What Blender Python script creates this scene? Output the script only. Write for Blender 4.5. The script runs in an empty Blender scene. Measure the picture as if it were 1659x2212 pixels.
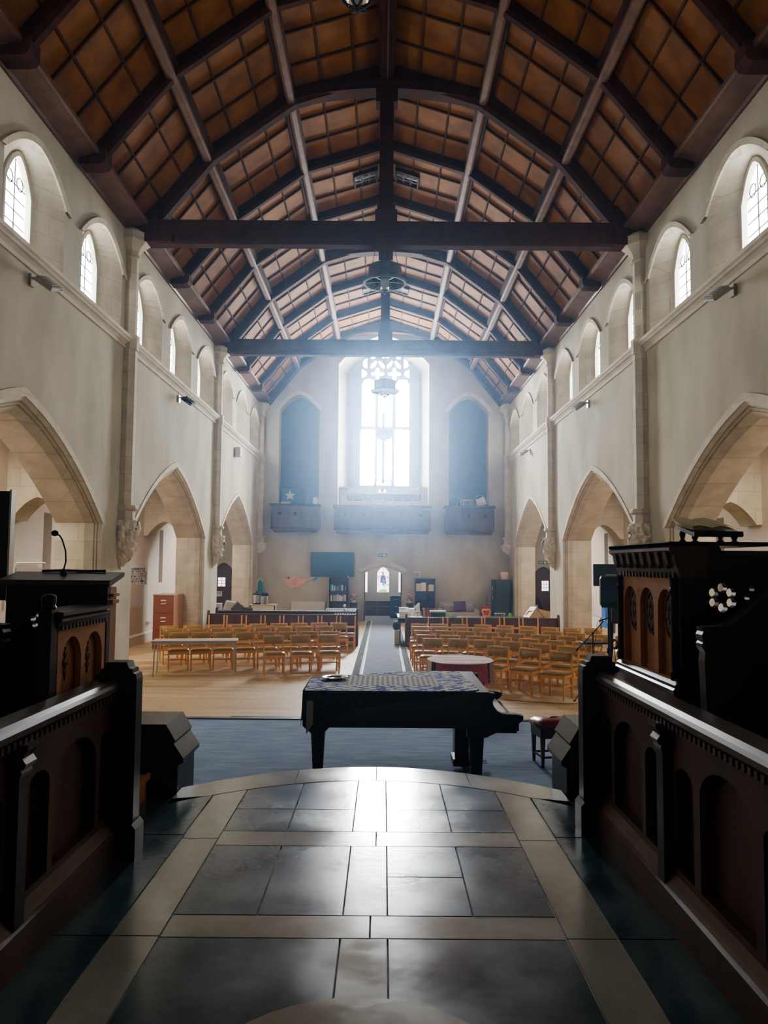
import bpy, math, random
from mathutils import Vector, Matrix
from mathutils.geometry import delaunay_2d_cdt
random.seed(7)
S = bpy.context.scene
COL = S.collection
PI = math.pi
R = math.radians

# ------------------------------------------------------------------ materials
def nodes(name):
    m = bpy.data.materials.new(name); m.use_nodes = True
    nt = m.node_tree; b = nt.nodes['Principled BSDF']
    return m, nt, b

def rgba(c): return (c[0], c[1], c[2], 1)

def mat(name, c1, c2=None, scale=4, rough=.6, stretch=(1, 1, 1), bump=0, metal=0, spec=.5, detail=4, lo=.3, hi=.7, emit=0):
    m, nt, b = nodes(name)
    b.inputs['Roughness'].default_value = rough
    b.inputs['Metallic'].default_value = metal
    b.inputs['Specular IOR Level'].default_value = spec
    b.inputs['Base Color'].default_value = rgba(c1)
    if c2 is not None or bump:
        tc = nt.nodes.new('ShaderNodeTexCoord'); mp = nt.nodes.new('ShaderNodeMapping')
        mp.inputs['Scale'].default_value = stretch
        nt.links.new(tc.outputs['Object'], mp.inputs['Vector'])
        n = nt.nodes.new('ShaderNodeTexNoise'); n.inputs['Scale'].default_value = scale; n.inputs['Detail'].default_value = detail
        nt.links.new(mp.outputs[0], n.inputs['Vector'])
        if c2 is not None:
            r = nt.nodes.new('ShaderNodeValToRGB')
            r.color_ramp.elements[0].position = lo; r.color_ramp.elements[1].position = hi
            r.color_ramp.elements[0].color = rgba(c1); r.color_ramp.elements[1].color = rgba(c2)
            nt.links.new(n.outputs['Fac'], r.inputs['Fac']); nt.links.new(r.outputs['Color'], b.inputs['Base Color'])
        if bump:
            bp = nt.nodes.new('ShaderNodeBump'); bp.inputs['Strength'].default_value = bump; bp.inputs['Distance'].default_value = .02
            nt.links.new(n.outputs['Fac'], bp.inputs['Height']); nt.links.new(bp.outputs[0], b.inputs['Normal'])
    if emit:
        b.inputs['Emission Color'].default_value = rgba(c1); b.inputs['Emission Strength'].default_value = emit
    return m

def emat(name, c, s):
    m = bpy.data.materials.new(name); m.use_nodes = True; nt = m.node_tree
    nt.nodes.remove(nt.nodes['Principled BSDF'])
    e = nt.nodes.new('ShaderNodeEmission'); e.inputs[0].default_value = rgba(c); e.inputs[1].default_value = s
    nt.links.new(e.outputs[0], nt.nodes['Material Output'].inputs[0])
    return m

def brickmat(name, c1, c2, mortar, bw, bh, ms, swap, rough=.8, noise=.25, nscale=2, msmooth=.1, bump=0, offset=.5, spec=.3, nstretch=(1, 1, 1)):
    """bricks laid in the plane chosen by swap (two of xyz), with a soft noise over them"""
    m, nt, b = nodes(name)
    b.inputs['Roughness'].default_value = rough; b.inputs['Specular IOR Level'].default_value = spec
    tc = nt.nodes.new('ShaderNodeTexCoord'); sp = nt.nodes.new('ShaderNodeSeparateXYZ'); cb = nt.nodes.new('ShaderNodeCombineXYZ')
    nt.links.new(tc.outputs['Object'], sp.inputs[0])
    if swap == 'wall':      # x+y along, z up
        ad = nt.nodes.new('ShaderNodeMath'); ad.operation = 'ADD'
        nt.links.new(sp.outputs['X'], ad.inputs[0]); nt.links.new(sp.outputs['Y'], ad.inputs[1])
        nt.links.new(ad.outputs[0], cb.inputs['X']); nt.links.new(sp.outputs['Z'], cb.inputs['Y'])
    else:
        nt.links.new(sp.outputs[swap[0]], cb.inputs['X']); nt.links.new(sp.outputs[swap[1]], cb.inputs['Y'])
    br = nt.nodes.new('ShaderNodeTexBrick')
    br.inputs['Color1'].default_value = rgba(c1); br.inputs['Color2'].default_value = rgba(c2); br.inputs['Mortar'].default_value = rgba(mortar)
    br.inputs['Scale'].default_value = 1; br.inputs['Brick Width'].default_value = bw; br.inputs['Row Height'].default_value = bh
    br.inputs['Mortar Size'].default_value = ms; br.inputs['Mortar Smooth'].default_value = msmooth; br.offset = offset
    nt.links.new(cb.outputs[0], br.inputs['Vector'])
    mp = nt.nodes.new('ShaderNodeMapping'); mp.inputs['Scale'].default_value = nstretch
    nt.links.new(tc.outputs['Object'], mp.inputs['Vector'])
    n = nt.nodes.new('ShaderNodeTexNoise'); n.inputs['Scale'].default_value = nscale; n.inputs['Detail'].default_value = 5
    nt.links.new(mp.outputs[0], n.inputs['Vector'])
    mr = nt.nodes.new('ShaderNodeMapRange'); mr.inputs['From Min'].default_value = .3; mr.inputs['From Max'].default_value = .7
    mr.inputs['To Min'].default_value = 1 - noise; mr.inputs['To Max'].default_value = 1 + noise * .5
    nt.links.new(n.outputs['Fac'], mr.inputs['Value'])
    mx = nt.nodes.new('ShaderNodeVectorMath'); mx.operation = 'MULTIPLY'
    nt.links.new(br.outputs['Color'], mx.inputs[0]); nt.links.new(mr.outputs[0], mx.inputs[1])
    nt.links.new(mx.outputs[0], b.inputs['Base Color'])
    if bump:
        bp = nt.nodes.new('ShaderNodeBump'); bp.inputs['Strength'].default_value = bump; bp.inputs['Distance'].default_value = .01; bp.invert = True
        nt.links.new(br.outputs['Fac'], bp.inputs['Height']); nt.links.new(bp.outputs[0], b.inputs['Normal'])
    return m

# ------------------------------------------------------------------ mesh building
AX = {'x': lambda a, b, d: (d, a, b), 'y': lambda a, b, d: (a, d, b), 'z': lambda a, b, d: (a, b, d)}

def inside(p, poly):
    x, y = p; c = False; n = len(poly); j = n - 1
    for i in range(n):
        xi, yi = poly[i]; xj, yj = poly[j]
        if (yi > y) != (yj > y) and x < (xj - xi) * (y - yi) / (yj - yi) + xi: c = not c
        j = i
    return c

class MB:
    def __init__(s): s.v = []; s.f = []; s.mi = []; s.sm = []; s.m = 0; s.xf = None; s.smooth = False
    def add(s, vs, fs):
        o = len(s.v)
        for p in vs:
            p = Vector(p)
            if s.xf is not None: p = s.xf @ p
            s.v.append(tuple(p))
        for f in fs:
            s.f.append(tuple(i + o for i in f)); s.mi.append(s.m); s.sm.append(s.smooth)
        return s
    def box(s, x0, x1, y0, y1, z0, z1):
        return s.add([(x0, y0, z0), (x1, y0, z0), (x1, y1, z0), (x0, y1, z0), (x0, y0, z1), (x1, y0, z1), (x1, y1, z1), (x0, y1, z1)],
                     [(3, 2, 1, 0), (4, 5, 6, 7), (0, 1, 5, 4), (1, 2, 6, 5), (2, 3, 7, 6), (3, 0, 4, 7)])
    def cbox(s, c, d, b=.0):
        x, y, z = c; a, e, h = d[0] / 2, d[1] / 2, d[2] / 2
        if b <= 0: return s.box(x - a, x + a, y - e, y + e, z - h, z + h)
        b = min(b, a * .98, e * .98, h * .98)
        ring = lambda i, zz: [(x - a + i, y - e + b, zz), (x - a + b, y - e + i, zz), (x + a - b, y - e + i, zz), (x + a - i, y - e + b, zz), (x + a - i, y + e - b, zz), (x + a - b, y + e - i, zz), (x - a + b, y + e - i, zz), (x - a + i, y + e - b, zz)]
        top = [(x - a + b, y - e + b), (x + a - b, y - e + b), (x + a - b, y + e - b), (x - a + b, y + e - b)]
        return s.loft([ring(b * .9, z - h), ring(0, z - h + b), ring(0, z + h - b), ring(b * .9, z + h)])
    def loft(s, rings, caps=True, closed=True):
        n = len(rings[0]); vs = [p for r in rings for p in r]; fs = []
        for k in range(len(rings) - 1):
            for i in range(n if closed else n - 1):
                j = (i + 1) % n; fs.append((k * n + i, k * n + j, (k + 1) * n + j, (k + 1) * n + i))
        if caps:
            fs.append(tuple(range(n))[::-1]); fs.append(tuple((len(rings) - 1) * n + i for i in range(n)))
        return s.add(vs, fs)
    def prism(s, poly, ax, a0, a1):
        g = AX[ax]
        return s.loft([[g(p[0], p[1], a0) for p in poly], [g(p[0], p[1], a1) for p in poly]])
    def holed(s, outer, holes, ax, a0, a1):
        loops = [outer] + holes; pts = []; ed = []
        for L in loops:
            o = len(pts); n = len(L)
            pts += [Vector(p) for p in L]; ed += [(o + i, o + (i + 1) % n) for i in range(n)]
        vv, ee, ff, _, _, _ = delaunay_2d_cdt(pts, ed, [], 0, 1e-6)
        tri = []
        for f in ff:
            c = sum((vv[i] for i in f), Vector((0, 0))) / len(f)
            if sum(inside(c, L) for L in loops) % 2: tri.append(f)
        g = AX[ax]; n = len(vv)
        s.add([g(p[0], p[1], a0) for p in vv] + [g(p[0], p[1], a1) for p in vv], [tuple(f) for f in tri] + [tuple(i + n for i in f)[::-1] for f in tri])
        for L in loops:
            s.loft([[g(p[0], p[1], a0) for p in L], [g(p[0], p[1], a1) for p in L]], caps=False)
        return s
    def tube(s, pts, r, n=8, closed=False, sx=1):
        pts = [Vector(p) for p in pts]; N = len(pts); rr = r if isinstance(r, (list, tuple)) else [r] * N
        rings = []; up = None
        for i, p in enumerate(pts):
            if closed: d = pts[(i + 1) % N] - pts[i - 1]
            else: d = pts[min(i + 1, N - 1)] - pts[max(i - 1, 0)]
            d.normalize()
            if up is None:
                up = Vector((0, 0, 1)) if abs(d.z) < .9 else Vector((1, 0, 0))
            u = (up - d * up.dot(d)).normalized(); w = d.cross(u); up = u
            rings.append([tuple(p + (u * math.cos(2 * PI * k / n) + w * math.sin(2 * PI * k / n) * sx) * rr[i]) for k in range(n)])
        if closed: rings.append(rings[0]); return s.loft(rings, caps=False)
        return s.loft(rings)
    def bar(s, p, q, w, h=None):
        """square bar from p to q"""
        h = h or w; p = Vector(p); q = Vector(q); d = (q - p).normalized()
        up = Vector((0, 0, 1)) if abs(d.z) < .95 else Vector((0, 1, 0))
        u = d.cross(up).normalized(); t = u.cross(d)
        f = lambda c: [tuple(c + u * a * w / 2 + t * b * h / 2) for a, b in ((-1, -1), (1, -1), (1, 1), (-1, 1))]
        return s.loft([f(p), f(q)])
    def lathe(s, prof, c=(0, 0, 0), n=20, caps=True):
        return s.loft([[(c[0] + r * math.cos(2 * PI * k / n), c[1] + r * math.sin(2 * PI * k / n), c[2] + z) for k in range(n)] for r, z in prof], caps)
    def ball(s, c, r, n=12, m=8, sq=(1, 1, 1)):
        return s.loft([[(c[0] + sq[0] * r * math.sin(PI * j / m) * math.cos(2 * PI * k / n), c[1] + sq[1] * r * math.sin(PI * j / m) * math.sin(2 * PI * k / n), c[2] - sq[2] * r * math.cos(PI * j / m)) for k in range(n)]
                       for j in [.03] + list(range(1, m)) + [m - .03]])
    def grid(s, f, nu, nv):
        vs = [f(i / nu, j / nv) for j in range(nv + 1) for i in range(nu + 1)]
        return s.add(vs, [(j * (nu + 1) + i, j * (nu + 1) + i + 1, (j + 1) * (nu + 1) + i + 1, (j + 1) * (nu + 1) + i) for j in range(nv) for i in range(nu)])
    def build(s, name, mats, parent=None, fix=True):
        me = bpy.data.meshes.new(name); me.from_pydata(s.v, [], s.f)
        if not isinstance(mats, (list, tuple)): mats = [mats]
        for m in mats: me.materials.append(M[m] if isinstance(m, str) else m)
        me.polygons.foreach_set('material_index', s.mi); me.polygons.foreach_set('use_smooth', s.sm)
        if fix:
            import bmesh
            bm = bmesh.new(); bm.from_mesh(me); bmesh.ops.remove_doubles(bm, verts=bm.verts, dist=1e-5)
            bmesh.ops.recalc_face_normals(bm, faces=bm.faces); bm.to_mesh(me); bm.free()
        me.update()
        o = bpy.data.objects.new(name, me); COL.objects.link(o)
        if parent is not None: o.parent = parent
        return o

def put(o, loc=(0, 0, 0), rz=0):
    o.location = loc; o.rotation_euler = (0, 0, rz); return o
def tag(o, label, cat, group=None):
    o['label'] = label; o['category'] = cat
    if group: o['group'] = group
    return o
def thing(name, label, cat, loc=(0, 0, 0), rz=0, group=None):
    o = bpy.data.objects.new(name, None); COL.objects.link(o); o.empty_display_size = .1
    return tag(put(o, loc, rz), label, cat, group)
def st(o): o['kind'] = 'structure'; return o
def dup(root, loc, rz=0, label=None, group=None):
    r = root.copy(); COL.objects.link(r); put(r, loc, rz)
    if label: r['label'] = label
    if group: r['group'] = group
    for ch in list(root.children):
        c = ch.copy(); COL.objects.link(c); c.parent = r
        for g in list(ch.children):
            d = g.copy(); COL.objects.link(d); d.parent = c
    return r
def arc(cx, cy, r, a0, a1, n=12, ry=None):
    ry = ry or r
    return [(cx + r * math.cos(R(a0 + (a1 - a0) * i / n)), cy + ry * math.sin(R(a0 + (a1 - a0) * i / n))) for i in range(n + 1)]
ORD = ['first', 'second', 'third', 'fourth', 'fifth', 'sixth', 'seventh', 'eighth', 'ninth', 'tenth', 'eleventh', 'twelfth', 'thirteenth', 'fourteenth', 'fifteenth', 'sixteenth', 'seventeenth', 'eighteenth', 'nineteenth', 'twentieth']
M = {}
M['plaster'] = mat('plaster', (.42, .385, .29), (.585, .545, .435), scale=1.1, rough=.9, bump=.15, detail=8, spec=.2, lo=.32, hi=.68, stretch=(1, 1, .55))
M['stone'] = brickmat('ashlar_stone', (.63, .575, .45), (.70, .64, .51), (.52, .47, .37), .62, .34, .006, 'wall', noise=.16, nscale=3, rough=.85)
M['stone_trim'] = mat('dressed_stone', (.60, .545, .44), (.70, .645, .54), scale=3, rough=.85, spec=.25)
M['stone_carved'] = mat('carved_stone', (.74, .68, .56), (.90, .85, .74), scale=9, rough=.85, bump=.3, spec=.2)
M['aisle_wall'] = mat('aisle_plaster', (.70, .62, .55), (.80, .72, .64), scale=.9, rough=.9, spec=.2, detail=6)
M['ceil'] = mat('ceiling_board', (.16, .062, .012), (.29, .118, .028), scale=2.2, rough=.78, detail=7, spec=.17)
M['beam'] = mat('roof_timber', (.045, .016, .010), (.08, .030, .018), scale=3, rough=.8, stretch=(1, 1, 1), spec=.1)
M['rib'] = mat('ceiling_rib', (.07, .032, .016), (.11, .052, .027), scale=4, rough=.9, spec=.06)
M['purlin'] = mat('purlin_timber', (.12, .058, .032), (.19, .095, .056), scale=4, rough=.7, spec=.25)
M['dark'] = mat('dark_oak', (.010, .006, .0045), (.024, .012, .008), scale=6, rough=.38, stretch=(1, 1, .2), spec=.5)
M['rail'] = mat('worn_oak', (.045, .028, .02), (.11, .075, .055), scale=8, rough=.33, stretch=(1, .2, 1), spec=.6)
M['oak'] = mat('panel_oak', (.44, .19, .075), (.58, .27, .12), scale=5, rough=.45, stretch=(1, 1, .25))
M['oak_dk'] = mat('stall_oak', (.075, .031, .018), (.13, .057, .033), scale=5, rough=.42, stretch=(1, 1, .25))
M['balc'] = mat('balcony_oak', (.085, .04, .026), (.13, .065, .042), scale=4, rough=.5, stretch=(1, 1, .3))
M['chairwood'] = mat('chair_beech', (.72, .37, .11), (.84, .48, .18), scale=14, rough=.35, stretch=(1, 1, .2), spec=.5)
M['leather'] = mat('olive_vinyl', (.30, .195, .065), (.40, .27, .10), scale=6, rough=.3, spec=.6)
M['leather_pale'] = mat('pale_vinyl', (.50, .40, .22), (.60, .50, .30), scale=6, rough=.35)
M['boards'] = brickmat('floor_boards', (.44, .30, .14), (.54, .38, .19), (.22, .13, .06), 2.4, .11, .004, 'XY', noise=.3, nscale=2.5, rough=.5, spec=.28, nstretch=(.25, 1.5, 1))
M['carpet'] = mat('blue_carpet', (.17, .23, .34), (.26, .33, .45), scale=5, rough=.95, bump=.3, stretch=(.5, 2.2, 1), detail=8, spec=.1)
M['runner'] = mat('aisle_carpet', (.24, .28, .34), (.30, .34, .40), scale=4, rough=.95, bump=.2, detail=8, spec=.1)
M['border'] = mat('aisle_border', (.10, .115, .125), (.17, .185, .19), scale=6, rough=.9, spec=.08)
M['white_line'] = mat('white_inlay', (.72, .74, .74), rough=.6)
M['black'] = mat('black_edge', (.006, .006, .007), rough=.5)
def slabmat(name, a, b, rough):
    m, nt, bs = nodes(name)
    bs.inputs['Specular IOR Level'].default_value = .85
    tc = nt.nodes.new('ShaderNodeTexCoord')
    n1 = nt.nodes.new('ShaderNodeTexNoise'); n1.inputs['Scale'].default_value = 3.2; n1.inputs['Detail'].default_value = 3
    n2 = nt.nodes.new('ShaderNodeTexNoise'); n2.inputs['Scale'].default_value = 24; n2.inputs['Detail'].default_value = 6
    nt.links.new(tc.outputs['Object'], n1.inputs['Vector']); nt.links.new(tc.outputs['Object'], n2.inputs['Vector'])
    ad = nt.nodes.new('ShaderNodeMath'); ad.operation = 'MULTIPLY_ADD'; ad.inputs[1].default_value = .45
    nt.links.new(n2.outputs['Fac'], ad.inputs[0]); nt.links.new(n1.outputs['Fac'], ad.inputs[2])
    r = nt.nodes.new('ShaderNodeValToRGB'); r.color_ramp.elements[0].position = .5; r.color_ramp.elements[1].position = 1.0
    r.color_ramp.elements[0].color = rgba(a); r.color_ramp.elements[1].color = rgba(b)
    nt.links.new(ad.outputs[0], r.inputs['Fac']); nt.links.new(r.outputs['Color'], bs.inputs['Base Color'])
    mr = nt.nodes.new('ShaderNodeMapRange'); mr.inputs['From Min'].default_value = .35; mr.inputs['From Max'].default_value = .65
    mr.inputs['To Min'].default_value = rough - .04; mr.inputs['To Max'].default_value = rough + .05
    nt.links.new(n1.outputs['Fac'], mr.inputs['Value']); nt.links.new(mr.outputs[0], bs.inputs['Roughness'])
    bp = nt.nodes.new('ShaderNodeBump'); bp.inputs['Strength'].default_value = .05; bp.inputs['Distance'].default_value = .01
    nt.links.new(n2.outputs['Fac'], bp.inputs['Height']); nt.links.new(bp.outputs[0], bs.inputs['Normal'])
    return m
M['slab_dark'] = slabmat('dark_slate_slab', (.034, .072, .086), (.072, .125, .145), .20)
M['slab_light'] = slabmat('pale_stone_slab', (.31, .295, .24), (.40, .38, .32), .18)
M['grout'] = mat('grout', (.10, .10, .10), (.42, .41, .38), scale=3, rough=.8, lo=.42, hi=.6)
M['kerb'] = mat('dark_marble', (.02, .024, .026), (.05, .055, .058), scale=6, rough=.28)
M['glass_w'] = emat('bright_sky_glass', (.87, .935, 1), 112)
M['glass_c'] = emat('clerestory_glass', (.93, .97, 1), 9)
M['glass_a'] = emat('aisle_glass', (.30, .42, .40), .16)
M['glass_p'] = emat('pale_leaded_light', (1, .99, .95), 1.6)
M['lead'] = mat('lead_cames', (.03, .03, .032), rough=.6)
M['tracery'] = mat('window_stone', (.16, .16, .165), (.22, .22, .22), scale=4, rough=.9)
M['metal'] = mat('brushed_steel', (.55, .55, .56), rough=.3, metal=1)
M['silver'] = mat('silver_plate', (.75, .74, .72), rough=.2, metal=1)
M['iron'] = mat('bronze_iron', (.055, .048, .042), (.10, .09, .08), scale=8, rough=.6, metal=.3)
M['grey_metal'] = mat('grey_paint', (.42, .41, .38), rough=.5)
M['blackpl'] = mat('black_plastic', (.012, .014, .015), rough=.5, spec=.25)
M['screen'] = mat('dark_screen', (.02, .035, .045), rough=.22, spec=.6)
M['blacklac'] = mat('piano_lacquer', (.012, .009, .009), rough=.25, spec=.6)
M['pianowood'] = mat('piano_walnut', (.06, .026, .016), (.10, .045, .026), scale=8, rough=.3, stretch=(.3, 1, 1))
M['red_leather'] = mat('red_leather', (.17, .012, .016), (.23, .022, .026), scale=9, rough=.3, spec=.6)
M['white'] = mat('white_paint', (.76, .75, .72), rough=.5)
M['paper'] = mat('paper', (.80, .79, .76), rough=.8)
M['book_page'] = mat('book_page', (.88, .76, .50), rough=.7)
M['cream'] = mat('cream_card', (.60, .55, .44), rough=.7)
M['door'] = mat('door_oak', (.085, .040, .022), (.15, .072, .042), scale=5, rough=.5, stretch=(3, 3, .3))
M['cab'] = mat('mahogany_veneer', (.25, .075, .035), (.34, .115, .055), scale=4, rough=.4, stretch=(1, 1, .2))
M['cab_side'] = mat('teak_side', (.42, .20, .10), (.52, .27, .14), scale=4, rough=.45, stretch=(1, 1, .2))
M['beige'] = mat('beige_laminate', (.44, .35, .27), (.50, .41, .32), scale=7, rough=.4)
M['palewood'] = mat('pale_wood', (.58, .42, .23), (.68, .51, .30), scale=6, rough=.5, stretch=(.3, 1, 1))
M['greycloth'] = mat('grey_cloth', (.34, .31, .28), (.42, .385, .35), scale=8, rough=.95, bump=.3)
M['browncloth'] = mat('brown_cloth', (.10, .08, .07), rough=.95)
M['purple'] = mat('purple_cloth', (.10, .045, .12), (.14, .065, .165), scale=8, rough=.95)
M['green'] = mat('dark_green_paint', (.018, .036, .028), (.03, .05, .04), scale=5, rough=.5)
M['red'] = mat('red_nylon', (.42, .025, .035), (.5, .04, .05), scale=6, rough=.6)
M['yellow'] = mat('yellow_plastic', (.85, .50, .04), rough=.4)
M['lime'] = mat('lime_plastic', (.28, .75, .08), rough=.4)
M['pink'] = mat('pink_plastic', (.85, .38, .40), rough=.5)
M['blue'] = mat('blue_cloth', (.03, .17, .50), rough=.8)
M['navy'] = mat('navy_board', (.05, .065, .19), rough=.6)
M['teal'] = mat('teal_cloth', (.05, .33, .40), rough=.8)
M['exit'] = mat('exit_green', (.03, .26, .11), rough=.5)
M['led'] = emat('red_led', (1, .05, .08), 4)
M['leaf'] = mat('leaf_green', (.06, .14, .05), rough=.7)
M['kbwhite'] = mat('piano_key_white', (.8, .78, .72), rough=.3)
M['chalk'] = mat('stained_purple', (.5, .4, .5), rough=.5)
# ================================================================== THE SETTING
W = 5.2; PIER = [7.0, 15.2, 23.42, 31.9]; AW = 7.0; CZ = .85
MID = [(PIER[i] + PIER[i + 1]) / 2 for i in range(3)]
AMID = [10.95, 19.1, 27.3]
SIDES = ((-1, 'left'), (1, 'right'))

def archline(mid, hs, spring, rise, n=14, lo=None, k=.42):
    p = [(mid - hs, spring)] if lo is None else [(mid - hs, lo), (mid - hs, spring)]
    for i in range(1, 2 * n):
        s = (i - n) / n; a = abs(s)
        p.append((mid + s * hs, spring + rise * (1 - k * a - (1 - k) * a * a)))
    p.append((mid + hs, spring))
    if lo is not None: p.append((mid + hs, lo))
    return p
def arcade(mid, e, lo=-.1): return archline(mid, 2.95 + e, 3.05, 1.43 + e * .9, lo=lo)
WIN_Y = [m + d for m in MID for d in (-2.72, 0, 2.72)]
def clere(mid, hw, sill, spring, rise): return archline(mid, hw, spring, rise, n=8, lo=sill, k=.12)

for sx, side in SIDES:
    b = MB()
    b.holed([(6.9, -.2), (31.9, -.2), (31.9, 9.3), (6.9, 9.3)], [arcade(m, .27) for m in AMID] + [clere(y, 1.0, 6.86, 8.0, .52) for y in WIN_Y], 'x', sx * W, sx * 5.92)
    st(b.build('wall_' + side, 'plaster'))
    # arch mouldings: chamfered rings with two grooves, running down the jambs
    prof = [(.27, 5.199), (.205, 5.24), (.20, 5.275), (.18, 5.285), (.165, 5.262), (.15, 5.272), (.145, 5.308), (.122, 5.318), (.11, 5.295), (0, 5.42), (0, 5.95)]
    for m in AMID:
        b = MB()
        b.loft([[(sx * x, p[0], p[1]) for p in arcade(m, e)] for e, x in prof], caps=False, closed=False)
        ring = lambda e, x: [(sx * x, p[0], p[1]) for p in arcade(m, e, None)]
        b.loft([ring(.27, 5.20), ring(.27, 5.18), ring(.42, 5.18), ring(.42, 5.20)], caps=False, closed=False)
        st(b.build('trim_arch_' + side, 'stone'))
    # clerestory windows
    for i, y in enumerate(WIN_Y):
        b = MB(); fr = clere(y, 1.0, 6.86, 8.0, .52); bk = clere(y, .44, 6.95, 7.95, .5)
        b.loft([[(sx * W, p[0], p[1]) for p in fr + fr[:1]], [(sx * 5.52, p[0], p[1]) for p in bk + bk[:1]]], caps=False, closed=False)
        h1 = archline(y, 1.0, 8.0, .52, 8, k=.12); h2 = archline(y, 1.17, 7.96, .66, 8, k=.12)
        f = lambda L, x: [(sx * x, p[0], p[1]) for p in L]
        b.loft([f(h1, 5.2), f(h1, 5.165), f(h2, 5.15), f(h2, 5.2)], caps=False, closed=False)
        st(b.build('trim_window_' + side, 'stone'))
        # stone frame with a lancet light, leaded glass behind
        b = MB(); lan = archline(y, .39, 7.88, .5, 8, lo=6.99, k=.15)
        b.holed(bk, [lan], 'x', sx * 5.47, sx * 5.56)
        w = st(b.build('window_%d' % (i + (1 if sx < 0 else 10)), 'stone_trim'))
        b = MB(); b.prism(bk, 'x', sx * 5.565, sx * 5.575)
        st(b.build('window_pane', 'glass_c', w))
        b = MB()
        for k in range(5): b.box(sx * 5.54 - .006, sx * 5.54 + .006, y - .33, y + .33, 7.15 + k * .2, 7.162 + k * .2)
        b.box(sx * 5.54 - .006, sx * 5.54 + .006, y - .008, y + .008, 7.02, 8.35)
        for s in (-1, 1): b.tube([(sx * 5.54, y + s * .16 + .1 * math.cos(t * PI / 5), 8.02 + .1 * math.sin(t * PI / 5)) for t in range(10)], .009, 5, closed=True)
        st(b.build('window_frame', 'lead', w))
    # string course
    b = MB()
    b.prism([(sx * x, z) for x, z in ((5.21, 6.6), (5.17, 6.6), (5.15, 6.64), (5.17, 6.67), (5.12, 6.71), (5.09, 6.72), (5.07, 6.75), (5.04, 6.77), (5.04, 6.83), (5.08, 6.86), (5.21, 6.88))], 'y', 6.9, 31.85)
    st(b.build('trim_string_' + side, 'stone_trim'))
    # wall shafts with capitals
    for i, y in enumerate(PIER[1:]):
        yy = min(y, 31.72)
        b = MB(); o8 = lambda r, z, c=5.17: [(sx * c + r * math.cos(PI / 8 + k * PI / 4), yy + r * math.sin(PI / 8 + k * PI / 4), z) for k in range(8)]
        b.loft([o8(.19, 3.45), o8(.19, 6.58)])
        b.loft([o8(.19, 6.58, 5.15), o8(.20, 6.88, 5.15)])
        b.loft([o8(.165, 6.86), o8(.165, 8.44), o8(.22, 8.46), o8(.22, 8.51), o8(.185, 8.53), o8(.2, 8.60), o8(.24, 8.66), o8(.34, 8.76), o8(.38, 8.78), o8(.38, 8.95), o8(.30, 9.02)])
        st(b.build('column_shaft_' + side, 'stone'))
    # aisle: outer wall with slit windows, ceiling, transverse arches
    sl = [PIER[0] + .5, 16.0, 24.2]
    b = MB(); b.holed([(6.9, -.2), (31.9, -.2), (31.9, 4.8), (6.9, 4.8)], [[(y - .2, 1.72), (y + .2, 1.72), (y + .2, 3.36), (y - .2, 3.36)] for y in sl[1:]], 'x', sx * AW, sx * (AW + .4))
    st(b.build('wall_aisle_' + side, 'aisle_wall'))
    for i, y in enumerate(sl[1:]):
        b = MB(); b.box(min(sx * 7.33, sx * 7.35), max(sx * 7.33, sx * 7.35), y - .3, y + .3, 1.72, 3.36)
        w = st(b.build('window_%d' % (20 + i + (0 if sx < 0 else 2)), 'glass_a'))
        b = MB()
        for k in range(5): b.box(sx * 7.31 - .01, sx * 7.31 + .01, y - .3, y + .3, 1.74 + k * .4, 1.77 + k * .4)
        for s in (-.3, -.1, .1, .28): b.box(sx * 7.31 - .01, sx * 7.31 + .01, y + s, y + s + .02, 1.72, 3.36)
        st(b.build('window_frame', 'lead', w))
    b = MB(); b.box(min(sx * 5.9, sx * 7.4), max(sx * 5.9, sx * 7.4), 6.9, 32.3, 4.62, 4.8)
    st(b.build('ceiling_aisle_' + side, 'aisle_wall'))
    b = MB(); b.prism([(sx * 7.0, .0), (sx * 6.965, 0), (sx * 6.965, .26), (sx * 7.0, .31)], 'y', 6.9, 31.9)
    st(b.build('baseboard_' + side, 'aisle_wall'))
    for y in PIER[:3]:
        b = MB()
        ac = archline(6.42, .48, 3.12, .42, 8, k=.25)
        b.prism([(sx * p[0], p[1]) for p in [(5.9, 4.7), (5.9, 3.12)] + ac + [(7.02, 3.12), (7.02, 4.7)]], 'y', y - 1.0, y - .35)
        st(b.build('wall_arch_' + side, 'stone'))
    b = MB(); b.box(min(sx * 5.9, sx * 7.4), max(sx * 5.9, sx * 7.4), 6.7, 6.9, -.2, 4.8)
    st(b.build('wall_aisle_end_' + side, 'aisle_wall'))

# ------------------------------------------------------------------ far wall
b = MB()
door = archline(-.025, .755, 1.97, .24, 8, lo=-.1, k=.1)
nl = archline(-3.57, .84, 8.75, .68, 8, lo=4.72, k=.2); nr = archline(3.525, .82, 8.75, .66, 8, lo=4.72, k=.2)
wf = archline(-.04, 1.9, 10.75, 1.25, 10, lo=5.6, k=.3); wlow = [(-1.94, 4.72), (1.86, 4.72)] + wf[::-1][0:1]
full = [(-1.94, 4.72)] + wf + [(1.86, 4.72)]
adL = archline(-6.62, .39, 2.05, .3, 8, lo=-.1, k=.2); adR = archline(6.62, .41, 2.0, .28, 8, lo=-.1, k=.2)
b.holed([(-7.4, -.2), (7.4, -.2), (7.4, 9.3), (5.2, 9.3), (3.7, 11), (0, 13), (-3.7, 11), (-5.2, 9.3), (-7.4, 9.3)], [door, nl, nr, full, adL, adR], 'y', 31.9, 32.55)
st(b.build('wall_far', 'plaster'))
b = MB(); bk = archline(-.03, 1.56, 10.62, 1.15, 10, lo=5.56, k=.3)
b.loft([[(p[0], 32.5, p[1]) for p in wf], [(p[0], 33.2, p[1]) for p in bk]], caps=False, closed=False)
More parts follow.
